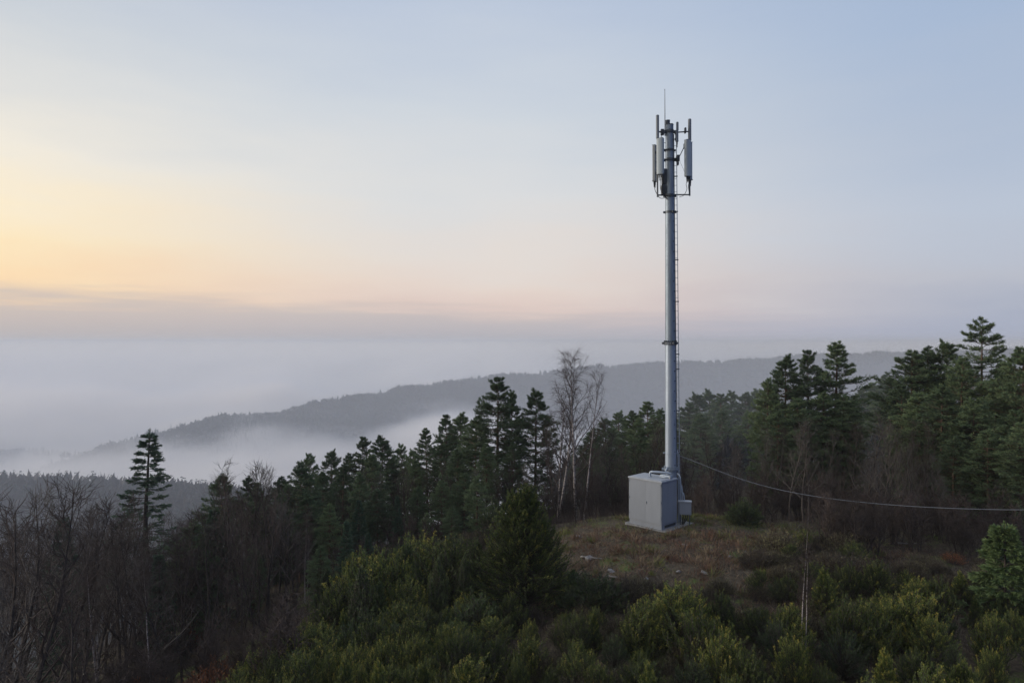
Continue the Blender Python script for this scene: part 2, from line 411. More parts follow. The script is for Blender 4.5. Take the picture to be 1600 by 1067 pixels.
# thin dark streaks just above the deck on the left
st = ramp(nt, noise(nt, 4.0, 4, .5, vec=mp2.outputs['Vector']), [(.56, (0, 0, 0)), (.66, (1, 1, 1))])
sm1 = nt.nodes.new('ShaderNodeMapRange'); L(nt, math_n(nt, 'ABSOLUTE', math_n(nt, 'SUBTRACT', el, 3.7)), sm1.inputs[0]); sm1.inputs[1].default_value = .5; sm1.inputs[2].default_value = .05
sf = math_n(nt, 'MULTIPLY', math_n(nt, 'MULTIPLY', st.outputs['Color'], sm1.outputs[0]), math_n(nt, 'MULTIPLY', math_n(nt, 'SUBTRACT', 1.0, f1.outputs[0]), .6), clamp=True)
skyc = mix_col(nt, sf, skyc, s(186,172,166))
sky = nt.nodes.new('ShaderNodeTexSky'); sky.sky_type = 'NISHITA'; sky.sun_disc = False
sky.sun_elevation = SUN_EL; sky.sun_rotation = SUN_AZ; sky.altitude = 300; sky.dust_density = 2.5
bg1 = nt.nodes.new('ShaderNodeBackground'); bg1.inputs['Strength'].default_value = .05; L(nt, sky.outputs[0], bg1.inputs['Color'])
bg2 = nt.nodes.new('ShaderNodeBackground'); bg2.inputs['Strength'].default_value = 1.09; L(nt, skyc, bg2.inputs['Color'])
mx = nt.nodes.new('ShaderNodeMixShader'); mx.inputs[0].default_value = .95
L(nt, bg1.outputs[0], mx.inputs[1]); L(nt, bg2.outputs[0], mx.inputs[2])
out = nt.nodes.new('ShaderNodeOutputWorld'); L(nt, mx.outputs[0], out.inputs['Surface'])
w.cycles.sampling_method = 'MANUAL'; w.cycles.sample_map_resolution = 512

sun = bpy.data.lights.new('sun', 'SUN'); sun.energy = 2.3; sun.angle = R(18); sun.color = (1, .92, .82)
so = bpy.data.objects.new('sun', sun); COL.objects.link(so)
sd = Vector((math.sin(SUN_AZ) * math.cos(SUN_EL), math.cos(SUN_AZ) * math.cos(SUN_EL), math.sin(SUN_EL)))
so.rotation_euler = (-sd).to_track_quat('-Z', 'Y').to_euler()

cam = bpy.data.cameras.new('camera'); co = bpy.data.objects.new('camera', cam); COL.objects.link(co)
cam.sensor_width = 36; cam.lens = 36 * F / 1600; cam.clip_end = 30000; cam.clip_start = .1
co.location = (0, 0, CAMZ); co.rotation_euler = (R(90), 0, 0); scene.camera = co

# ------------------------------------------------------------------ air: haze and valley fog
def box_mesh(name, x0, x1, y0, y1, z0, z1, mat):
    V = [(x, y, z) for x in (x0, x1) for y in (y0, y1) for z in (z0, z1)]
    Qb = [(0, 1, 3, 2), (4, 6, 7, 5), (0, 4, 5, 1), (2, 3, 7, 6), (0, 2, 6, 4), (1, 5, 7, 3)]
    return np_mesh(name, V, Qb, [mat])
def vol_mat(name):
    m = bpy.data.materials.new(name); m.use_nodes = True; nt = m.node_tree; nt.nodes.clear()
    o = nt.nodes.new('ShaderNodeOutputMaterial'); v = nt.nodes.new('ShaderNodeVolumePrincipled'); L(nt, v.outputs[0], o.inputs['Volume'])
    return m, nt, v
hm, hnt, hv = vol_mat('thin_haze')
hv.inputs['Density'].default_value = .0003; hv.inputs['Color'].default_value = (.77, .78, .80, 1); hv.inputs['Anisotropy'].default_value = .0
zmin = float(gz.min())
tag(link('haze', box_mesh('haze', -9200, 9200, -9200, 9200, zmin - 1, 21.5, hm)), kind='stuff')

def fog(name, alb, malb, mist, top0, swell, xyz0, xyz1, rate):
    """cold-air fog: thick below a billowing top, with thin bluish mist above it"""
    fm, nt, fv = vol_mat(name)
    ge = nt.nodes.new('ShaderNodeNewGeometry'); pos = ge.outputs['Position']
    sp = nt.nodes.new('ShaderNodeSeparateXYZ'); L(nt, pos, sp.inputs[0]); X, Y_, Z = sp.outputs
    m1 = nt.nodes.new('ShaderNodeMapping'); m1.inputs['Scale'].default_value = (1, .6, 2.0); L(nt, pos, m1.inputs['Vector'])
    big = noise(nt, 1 / 820, 2, .5, vec=m1.outputs['Vector']); mid = noise(nt, 1 / 190, 3, .55, vec=m1.outputs['Vector']); fine = noise(nt, 1 / 62, 2, .6, vec=m1.outputs['Vector'])
    cen = lambda n_, k, b: math_n(nt, 'MULTIPLY_ADD', math_n(nt, 'SUBTRACT', n_, .5), k, b)
    top = cen(fine, 40.0, cen(mid, 95.0, cen(big, swell, top0)))
    top = math_n(nt, 'SUBTRACT', top, math_n(nt, 'MULTIPLY', math_n(nt, 'MULTIPLY_ADD', X, 1 / 320.0, .16, clamp=True), 44.0))
    lift = math_n(nt, 'MULTIPLY', math_n(nt, 'MULTIPLY_ADD', X, -1 / 140.0, -.25, clamp=True), math_n(nt, 'MULTIPLY_ADD', Y_, -1 / 260.0, 1.75, clamp=True))
    top = math_n(nt, 'MULTIPLY_ADD', lift, -12.0, top)
    top = math_n(nt, 'SUBTRACT', top, math_n(nt, 'MULTIPLY', math_n(nt, 'MULTIPLY_ADD', Y_, -1 / 130.0, 250 / 130.0, clamp=True), 45.0))
    fd = math_n(nt, 'MULTIPLY_ADD', math_n(nt, 'SUBTRACT', top, Z), 1 / 30.0, .5, clamp=True)
    fd = math_n(nt, 'POWER', fd, 2.0)
    ms = math_n(nt, 'MULTIPLY_ADD', Z, -1 / 25.0, 9.0 / 25, clamp=True)
    ms = math_n(nt, 'MULTIPLY', ms, math_n(nt, 'MULTIPLY_ADD', math_n(nt, 'MULTIPLY_ADD', Y_, -1 / 240.0, 330 / 240.0, clamp=True), 2.4, 1.0))
    L(nt, math_n(nt, 'ADD', math_n(nt, 'MULTIPLY', fd, .040), math_n(nt, 'MULTIPLY', ms, mist)), fv.inputs['Density'])
    c = mix_col(nt, math_n(nt, 'MULTIPLY', fd, 6.0, clamp=True), malb, alb)
    L(nt, c, fv.inputs['Color'])
    fm.cycles.volume_step_rate = rate
    tag(link(name, box_mesh(name, xyz0[0], xyz1[0], xyz0[1], xyz1[1], xyz0[2], xyz1[2], fm)), kind='stuff')
fog('fog_bank', (1.0, .96, .91), (.84, .87, .93), .0006, -65.0, 50.0, (-1500, 58, zmin - .5), (1900, 1120, 9), .075)
fog('fog_sea', (.955, .93, .895), (.93, .90, .86), .0005, -78.0, 110.0, (-4200, 1123, zmin - .5), (3600, 5200, 9), .11)
# ------------------------------------------------------------------ the mast
MX, MY = 7.25, 31.1
S = MY / F
tower = empty('telecom_mast', (MX, MY, -.04)); tower.rotation_euler = (0, R(-.25), 0)
tag(tower, 'tall galvanised tubular phone mast with panel antennas at its top', 'phone mast')
MPX = 1048.6
def tx(px, py=800., yy=0.):    # photo column -> local x of the mast (its slight lean taken out), yy in front of or behind the axis
    return (px - 800) / F * (MY + yy) - (MPX - 800) * S + (825 - py) * S * math.tan(R(.25))
def tz(py, yy=0.): return CAMZ + (533.5 - py) / F * (MY + yy)
def prad(z):                   # mast radius at height z
    return np.interp(z, [0, 3, 8.2, 18.4], [.262, .255, .232, .178])
zf = tz(535)
def tube_obj(name, z0, z1, mat, parent, seg=32):
    mb = MB(); zs = np.linspace(z0, z1, 12)
    add_tube(mb, [(0, 0, z) for z in zs], [prad(z) for z in zs], seg)
    o = link(name, mb.mesh(name, mat, True), parent)
    o.data.set_sharp_from_angle(angle=R(40)); return o
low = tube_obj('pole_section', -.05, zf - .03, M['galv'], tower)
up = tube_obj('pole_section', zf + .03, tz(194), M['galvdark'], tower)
# step bolts and port covers on the pole
bm = bmesh.new()
for k, py in enumerate(np.arange(640, 742, 21)):
    a = R(-62); z = tz(py); r = prad(z)
    add_cyl(bm, (r * math.cos(a), r * math.sin(a), z), ((r + .025) * math.cos(a), (r + .025) * math.sin(a), z), .022, seg=8)
for py in np.arange(330, 640, 15.5):
    a = R(-55 + 6 * math.sin(py)); z = tz(py); r = prad(z)
    add_cyl(bm, (r * math.cos(a), r * math.sin(a), z), ((r + .03) * math.cos(a), (r + .03) * math.sin(a), z), .022 if int(py) % 2 else .030, seg=8)
bm_obj('step_bolts', bm, M['darksteel'], tower)['kind'] = 'stuff'
def flange(py, ro, t, nb=14, lugs=()):
    bm = bmesh.new(); z = tz(py); r = prad(z)
    for dz in (-.012 - t, .012): add_cyl(bm, (0, 0, z + dz), (0, 0, z + dz + t), ro, seg=32)
    for k in range(nb):
        a = 2 * math.pi * k / nb; rr_ = (ro + r) / 2 + .005
        add_cyl(bm, (rr_ * math.cos(a), rr_ * math.sin(a), z - t - .055), (rr_ * math.cos(a), rr_ * math.sin(a), z + t + .06), .017, seg=6)
    for k in range(nb):
        a = 2 * math.pi * (k + .5) / nb
        add_box(bm, r - .004, ro - .02, -.008, .008, z + t + .013, z + t + .11, M=Matrix.Rotation(a, 4, 'Z'))
    for a in lugs:
        add_box(bm, ro - .04, ro + .07, -.035, .035, z - .045, z + .055, .008, Matrix.Rotation(R(a), 4, 'Z'))
    return bm
bm_obj('flange', flange(535, .31, .022, 16, (180, 0, -75)), M['darksteel'], tower)
bm_obj('flange', flange(731, .335, .02, 16, (180, 0)), M['galv'], tower)
def clamp(py, h, mat, lugs=(180, 0)):
    bm = bmesh.new(); z = tz(py); r = prad(z)
    add_cyl(bm, (0, 0, z - h / 2), (0, 0, z + h / 2), r + .018, seg=28)
    for a in lugs:
        add_box(bm, r + .01, r + .10, -.03, .03, z - h * .45, z + h * .45, .006, Matrix.Rotation(R(a), 4, 'Z'))
        add_cyl(bm, Matrix.Rotation(R(a), 4, 'Z') @ Vector((r + .06, -.06, z)), Matrix.Rotation(R(a), 4, 'Z') @ Vector((r + .06, .06, z)), .014, seg=6)
    return bm_obj('clamp_band', bm, mat, tower)
for py, h in ((330.5, .10), (205, .15), (234, .10), (249, .13), (305, .13)): clamp(py, h, M['darksteel'], (180, 0, -100) if py != 330.5 else (180, 0, -70, -40))
clamp(706, .06, M['galv'])
# pole head: stub and lifting plates
bm = bmesh.new()
add_cyl(bm, (tx(1043.2, 190) , 0, tz(196)), (tx(1043.2, 190), 0, tz(187.5)), .10, seg=20)
add_cyl(bm, (tx(1043.2, 190), 0, tz(187.5)), (tx(1043.2, 190), 0, tz(187)), .112, seg=20)
add_cyl(bm, (0, 0, tz(194.5)), (0, 0, tz(193.7)), prad(18.2) + .012, seg=28)
add_box(bm, .06, .15, -.05, .05, tz(195), tz(192), .01)
bm_obj('pole_cap', bm, M['darksteel'], tower, smooth=True)
# whip antenna
bm = bmesh.new(); xw = tx(1038.3, 165)
add_cyl(bm, (xw, -.06, tz(212)), (xw, -.06, tz(190)), .022, seg=10); add_cyl(bm, (xw, -.06, tz(190)), (xw, -.06, tz(140)), .021, .012, seg=8)
add_cyl(bm, (xw, -.06, tz(140.5)), (xw, -.06, tz(139)), .017, seg=8)
bm_obj('whip_antenna', bm, M['antgrey'], tower, smooth=True)
# ladder: outer rail, inner rail, rungs, stand-off brackets
lx = lambda z: prad(z) + .045
zt_, zb_ = tz(209), tz(735)
lad = empty('ladder', (0, 0, 0)); lad.parent = tower
zs = np.linspace(zb_, zt_, 30)
a_l = R(-14)
def lp(r, z, t=0): return (r * math.cos(a_l) - t * math.sin(a_l), r * math.sin(a_l) + t * math.cos(a_l), z)
bm = bmesh.new(); add_pipe(bm, [lp(prad(z) + .125, z) for z in zs], .017, 8); bm_obj('rail', bm, M['galv'], lad, smooth=True)
bm = bmesh.new(); add_pipe(bm, [lp(prad(z) + .012, z) for z in zs], .016, 6); bm_obj('rail', bm, M['black'], lad, smooth=True)
for z in np.arange(zb_ + .1, zt_, .30):
    bm = bmesh.new(); r = prad(z); add_cyl(bm, lp(r + .01, z), lp(r + .135, z), .010, seg=6); bm_obj('rung', bm, M['galv'], lad)
for py in (706, 640, 575, 552, 470, 405, 330, 275, 247):
    bm = bmesh.new(); z = tz(py); r = prad(z); add_box(bm, r - .01, r + .165, -.03, .03, z - .022, z + .022, .006, Matrix.Rotation(a_l, 4, 'Z')); bm_obj('bracket', bm, M['darksteel'], lad)
# antennas -----------------------------------------------------------
def panel(px, py0, py1, yy, wid, dep, face, mat, conn=4):
    """sector antenna; face = heading its front looks to, degrees from +x"""
    pyc = (py0 + py1) / 2
    root = empty('panel_antenna', (tx(px, pyc, yy), yy, tz(py1, yy)), R(face)); root.parent = tower
    h = (py1 - py0) * S
    # body: rounded front radome extruded along z (front = +x)
    ang = np.linspace(-math.pi / 2, math.pi / 2, 11)
    prof = [(-dep / 2, -wid / 2)] + [(dep * .12 + dep * .38 * math.cos(a), wid / 2 * math.sin(a) * (1 if abs(a) < 1.5 else 1)) for a in ang] + [(-dep / 2, wid / 2)]
    bm = bmesh.new()
    lo = [bm.verts.new((x, y, .0)) for x, y in prof]; hi = [bm.verts.new((x, y, h)) for x, y in prof]
    n = len(prof)
    for i in range(n): bm.faces.new((lo[i], lo[(i + 1) % n], hi[(i + 1) % n], hi[i]))
    bm.faces.new(lo[::-1]); bm.faces.new(hi)
    bmesh.ops.recalc_face_normals(bm, faces=bm.faces)
    bm_obj('radome', bm, mat, root, smooth=True, auto=30)
    for za, zb in ((-.035, -.002), (h + .002, h + .018)):
        bm = bmesh.new(); add_box(bm, -dep * .52, dep * .46, -wid * .47, wid * .47, za, zb, .006); bm_obj('end_cap', bm, M['antgrey'], root)
    for k in range(conn):
        bm = bmesh.new(); y = (k - (conn - 1) / 2) * wid * .2
        add_cyl(bm, (0, y, -.034), (0, y, -.16), .024, seg=10); add_cyl(bm, (0, y, -.16), (0, y, -.30), .016, .012, seg=8)
        bm_obj('connector', bm, M['black'], root)
    for zz in (h * .22, h * .80):
        bm = bmesh.new()
        add_box(bm, -dep / 2 - .10, -dep / 2 + .004, -.055, .055, zz - .05, zz + .05, .008)
        bm_obj('mount_bracket', bm, M['darksteel'], root)
    return root
panel(1031.2, 216, 270.5, -.42, .32, .17, 236, M['antenna'])
panel(1022.6, 226, 281.5, .22, .30, .16, 148, M['antgrey'])
panel(1075.0, 218.5, 274, -.22, .31, .17, -58, M['antenna'])
panel(1077.9, 222, 280, .20, .28, .15, 20, M['antenna'], 3)
# small antenna beside the pole head
panel(1057.6, 203, 219, -.16, .13, .09, -80, M['antgrey'], 2)
def canister(px, py0, py1, yy, r, mat):
    x = tx(px, (py0 + py1) / 2); bm = bmesh.new()
    add_cyl(bm, (x, yy, tz(py1)), (x, yy, tz(py0) - .02), r, seg=20); add_cyl(bm, (x, yy, tz(py0) - .02), (x, yy, tz(py0)), r, r * .8, seg=20)
    add_cyl(bm, (x, yy, tz(py1) + .001), (x, yy, tz(py1) - .05), r * .7, seg=16)
    bm_obj('tubular_antenna', bm, mat, tower, smooth=True)
canister(1026.4, 180, 216, -.12, .070, M['antgrey'])
canister(1077.5, 185, 219, .0, .074, M['antgrey'])
canister(1057.3, 191, 204, -.12, .055, M['antgrey'])
# mounting pipes and arms
def pipe(name, pts, r, mat=None, parent=None):
    bm = bmesh.new(); add_pipe(bm, pts, r, 10); return bm_obj(name, bm, mat or M['darksteel'], parent or tower, smooth=True)
xl, xr = tx(1026.2, 260), tx(1077.3, 260)
pipe('antenna_pipe', [(xl, -.12, tz(215)), (xl, -.12, tz(307.5))], .038)
pipe('antenna_pipe', [(xr, .0, tz(216)), (xr, .0, tz(305))], .038)
pipe('antenna_pipe', [(tx(1057.4, 210), -.12, tz(203)), (tx(1057.4, 210), -.12, tz(222))], .03)
r5 = prad(tz(205)) * .9
pipe('mounting_arm', [(xl, -.12, tz(205.5)), (-r5, -.04, tz(207))], .036)
pipe('mounting_arm', [(r5, -.04, tz(206.5)), (xr, 0, tz(204.5))], .030)
pipe('mounting_arm', [(xl, -.12, tz(304.5)), (-r5, -.03, tz(304))], .034)
pipe('mounting_arm', [(r5, -.02, tz(303.2)), (xr, 0, tz(303.2))], .030)
pipe('mounting_arm', [(tx(1031, 249), -.3, tz(249)), (-r5, -.05, tz(249.5))], .028)
pipe('mounting_arm', [(tx(1031, 234), -.3, tz(233.5)), (-r5, -.05, tz(234))], .028)
pipe('mounting_arm', [(tx(1023, 252), .2, tz(250)), (-r5, .05, tz(250))], .026)
pipe('brace', [(r5, -.05, tz(249)), (tx(1059.5, 247), -.08, tz(247)), (tx(1068.5, 229), -.1, tz(228.5)), (tx(1072, 226), -.1, tz(226))], .020)
def block(name, px0, px1, py0, py1, y0, y1, mat, bev=.012):
    bm = bmesh.new(); pc = (py0 + py1) / 2
    add_box(bm, tx(px0, pc), tx(px1, pc), y0, y1, tz(py1), tz(py0), bev); 
    for k in range(5):    # cooling fins
        x = tx(px0, pc) + (tx(px1, pc) - tx(px0, pc)) * (k + .5) / 5
        add_box(bm, x - .007, x + .007, y0 - .03, y0 + .004, tz(py1) + .04, tz(py0) - .04)
    return bm_obj(name, bm, mat, tower)
block('radio_unit', 1034.2, 1040.8, 263, 287, -.10, .14, M['darksteel'])
block('radio_unit', 1033.4, 1040.2, 288, 302.5, -.12, .14, M['darksteel'])
block('radio_unit', 1056, 1060.4, 242.5, 252, -.20, .02, M['darksteel'])
block('radio_unit', 1056.6, 1059.2, 252.5, 258, -.18, .0, M['darksteel'])
block('radio_unit', 1031.6, 1036.5, 202, 211, -.18, -.02, M['darksteel'])
block('radio_unit', 1069.2, 1071.4, 199, 207.5, -.10, .06, M['darksteel'])
block('radio_unit', 1067.4, 1069.6, 224.5, 232, -.16, -.02, M['darksteel'])
def cbl(pts, r=.014): pipe('jumper_cable', curve_pts([(tx(a, b), y, tz(b)) for a, b, y in pts], 6), r, M['black'])
cbl([(1029.5, 276, -.4), (1028.6, 290, -.38), (1030.5, 299, -.3), (1036, 305, -.2), (1041, 310, -.17)])
cbl([(1031.5, 276, -.43), (1030.6, 288, -.45), (1033, 300, -.3), (1037, 307, -.2), (1042, 312, -.17)])
cbl([(1033, 276, -.42), (1033.4, 285, -.4), (1031.3, 294, -.3), (1035, 303, -.2), (1042, 306, -.19)])
cbl([(1024, 287, .2), (1025, 296, .15), (1031, 308, 0), (1040, 309, -.18)])
cbl([(1073, 280, -.2), (1070.3, 288, -.2), (1071.5, 296, -.18), (1067, 305, -.16), (1060, 308, -.16)], .012)
cbl([(1076, 281, -.2), (1074.5, 290, -.12), (1076, 300, -.06)])
cbl([(1078, 286, .18), (1078, 294, .1), (1076.5, 301, .02)])
cbl([(1070, 230, -.1), (1068.6, 250, -.14), (1069, 268, -.16), (1070.5, 276, -.18)], .010)
cbl([(1060, 248, -.1), (1063, 256, -.12), (1067, 266, -.14), (1069.5, 275, -.16)], .005)
cbl([(1033, 211, -.12), (1032, 216, -.1), (1034.5, 222, -.12), (1039, 224, -.14)], .013)
# foot: brace, base plate, conduits down to the ground
pipe('brace', [(tx(1041, 725), -.22, tz(727)), (tx(1034.5, 738), -.34, tz(740))], .035, M['galv'])
bm = bmesh.new(); add_cyl(bm, (0, 0, .0), (0, 0, .05), .42, seg=28)
for k in range(10):
    a = 2 * math.pi * k / 10; add_cyl(bm, (.36 * math.cos(a), .36 * math.sin(a), .04), (.36 * math.cos(a), .36 * math.sin(a), .14), .02, seg=6)
bm_obj('base_plate', bm, M['galv'], tower)
for k, (dx, dy, zt2) in enumerate(((.30, -.12, 3.3), (.365, -.08, 2.7), (.43, -.04, 2.2))):
    pipe('conduit', curve_pts([(dx, dy, .05), (dx, dy, 1.0), (dx, dy, zt2 - .3), (.27, -.03, zt2)], 4), .026, M['galv'])

# ------------------------------------------------------------------ equipment cabinet
th = math.atan2(.63, -.77)          # direction of the long side, from near corner to left corner
Nx, Ny = 6.49, 29.6
W_, D_, H_ = 1.75, 1.18, 2.12
cx = Nx + (-.688 * W_ + .725 * D_) / 2; cyy = Ny + (.725 * W_ + .688 * D_) / 2
cab = empty('equipment_cabinet', (cx, cyy, 0), math.atan2(-.725, .688))
tag(cab, 'tall grey steel equipment cabinet on a plinth at the foot of the mast', 'cabinet')
hw, hd = W_ / 2, D_ / 2              # local: front = -y, right = +x
bm = bmesh.new(); add_box(bm, -hw, hw, -hd, hd, .22, H_ - .07, .012); body = bm_obj('body', bm, M['cabinet'], cab)
bm = bmesh.new(); add_box(bm, -hw - .03, hw + .03, -hd - .04, hd + .03, H_ - .068, H_, .02)
add_box(bm, -hw + .05, hw - .05, -hd + .05, hd - .05, H_ - .004, H_ + .02, .008); bm_obj('roof', bm, M['cabroof'], cab)
bm = bmesh.new(); add_box(bm, -hw + .02, hw - .02, -hd + .02, hd - .02, -.1, .218, .008)
bm_obj('plinth', bm, M['cabinet'], cab)
bm = bmesh.new(); add_box(bm, hw - .022, hw - .014, -hd + .25, hd - .08, .06, .17, .002); bm_obj('vent_slot', bm, M['black'], cab)
for k in (0, 1):
    x0, x1 = (-hw + .035, .018) if k == 0 else (.022, hw - .035)
    bm = bmesh.new(); add_box(bm, x0, x1, -hd - .014, -hd - .002, .25, H_ - .10, .004)
    d = bm_obj('door', bm, M['cabinet'], cab)
    for zz in (.45, 1.15, 1.9):
        bm = bmesh.new(); xx = x0 + .01 if k == 0 else x1 - .01
        add_cyl(bm, (xx, -hd - .02, zz), (xx, -hd - .02, zz + .1), .012, seg=8); bm_obj('hinge', bm, M['cabroof'], d)
    if k == 1:
        bm = bmesh.new(); add_box(bm, x0 + .04, x0 + .075, -hd - .036, -hd - .015, 1.04, 1.16, .006)
        add_box(bm, x0 + .047, x0 + .068, -hd - .046, -hd - .034, 1.07, 1.13, .004); bm_obj('handle', bm, M['cabroof'], d)
bm = bmesh.new(); add_box(bm, hw + .001, hw + .012, -hd + .05, hd - .05, .27, H_ - .13, .004); bm_obj('side_panel', bm, M['cabinet'], cab)
bm = bmesh.new()
add_pipe(bm, curve_pts([(-hw + .75, -.02, H_ - .01), (-hw + .75, -.02, H_ + .16), (-hw + .80, -.0, H_ + .23), (-hw + .95, .02, H_ + .24), (-.05 + .55, .22, H_ + .24), (hw - .18, .36, H_ + .20)], 6), .05, 12)
bm_obj('roof_pipe', bm, M['galv'], cab, smooth=True)
bm = bmesh.new(); add_box(bm, .25, .80, .18, .40, H_ + .012, H_ + .13, .02); add_pipe(bm, [(.30, .1, H_ + .05), (.85, .22, H_ + .05)], .03, 8); bm_obj('cable_tray', bm, M['galv'], cab)
bm = bmesh.new(); add_box(bm, hw - .13, hw - .05, hd - .45, hd - .38, H_ + .01, H_ + .12, .01); bm_obj('lifting_lug', bm, M['cabroof'], cab)
# slab
bm = bmesh.new(); add_box(bm, -1.05, 1.15, -.66, 1.55, -.35, .012, .03)
slab = bm_obj('concrete_slab', bm, M['concrete'], None); slab.location = (cx, cyy, .0); slab.rotation_euler = cab.rotation_euler
tag(slab, 'low weathered concrete slab under the equipment cabinet', 'slab')
# meter box on its two legs
jx, jy = (1070.3 - 800) / F * 30.55, 30.55
jz = lambda py: CAMZ - (py - 533.5) / F * 30.55
jb = empty('meter_box', (jx, jy, 0), R(-12))
tag(jb, 'small pale grey meter box on dark legs beside the cabinet', 'meter box')
bm = bmesh.new(); add_box(bm, -.27, .27, -.14, .14, jz(803), jz(783.6), .02); bx_ = bm_obj('housing', bm, M['cabinet'], jb)
bm = bmesh.new(); add_box(bm, -.29, .29, -.165, .16, jz(783.5) + .002, jz(782.5) + .012, .008); bm_obj('lid', bm, M['cabroof'], jb)
bm = bmesh.new(); add_box(bm, -.235, .235, -.156, -.142, jz(802) + .02, jz(785) - .02, .006); bm_obj('door', bm, M['cabinet'], jb)
for sx in (-.2, .2):
    bm = bmesh.new(); add_box(bm, sx - .025, sx + .025, -.03, .03, -.1, jz(803) - .002, .004); bm_obj('leg', bm, M['darksteel'], jb)
bm = bmesh.new()
for sx in (-.1, .0, .09): add_pipe(bm, curve_pts([(sx, .0, jz(803)), (sx + .02, -.02, .35), (sx * .6 - .06, .03, .12), (sx * .3 - .1, .05, -.04)], 5), .024, 8)
bm_obj('cable_bundle', bm, M['black'], jb, smooth=True)
bm = bmesh.new()
for sx, zt2 in ((-.20, 744), (-.12, 760), (-.03, 772)):
    add_pipe(bm, curve_pts([(sx, .03, jz(783)), (sx, .03, jz(zt2 + 8)), (sx - .03, .1, jz(zt2)), (sx - .14, .2, jz(zt2 - 3))], 4), .024, 8)
bm_obj('conduit', bm, M['galv'], jb, smooth=True)
# supply cable slung from the mast towards the right
ss = np.linspace(0, 1.75, 60)
pxs = [1067, 1150, 1225, 1300, 1400, 1500, 1600, 1760, 2000]; pys = [712, 748, 768, 780, 790, 795, 797, 795, 780]
CPp = []
for t_ in ss:
    x = 7.62 + 11.2 * t_; y = 31.0 - 6.0 * t_; px = 800 + F * x / y
    CPp.append((x, y, CAMZ - (np.interp(px, pxs, pys) - 533.5) / F * y))
CPp = np.array(CPp)
for _ in range(12): CPp[1:-1, 2] = .25 * CPp[:-2, 2] + .5 * CPp[1:-1, 2] + .25 * CPp[2:, 2]
bm = bmesh.new(); add_pipe(bm, CPp, .0145, 6)
tag(bm_obj('overhead_cable', bm, M['cable'], None, smooth=True), 'single pale cable sagging from the mast across to the right edge', 'cable')
# ------------------------------------------------------------------ plant prototypes (mesh data only)
def unit(v): return v / (np.linalg.norm(v) + 1e-9)
def rand_dirs(n, axis, spread):
    """n unit vectors within `spread` radians of axis rows (n,3)"""
    u, v = perp(axis)
    a = rng.uniform(0, 2 * math.pi, n)[:, None]; t = (spread * np.sqrt(rng.uniform(0, 1, n)))[:, None]
    return np.cos(t) * axis + np.sin(t) * (np.cos(a) * u + np.sin(a) * v)

def needle_tufts(mb, P, D, n, L_, W_, spread, c):
    m = len(P)
    PP = np.repeat(P, n, 0); DD = np.repeat(D, n, 0); cc = np.repeat(c, n) + rng.normal(0, .07, m * n)
    PP = PP + DD * rng.uniform(-.35, .25, (m * n, 1)) * L_
    add_blades(mb, PP, rand_dirs(m * n, DD, spread), L_ * rng.uniform(.6, 1.15, m * n), W_ * rng.uniform(.7, 1.2, m * n), np.clip(cc, 0, 1))

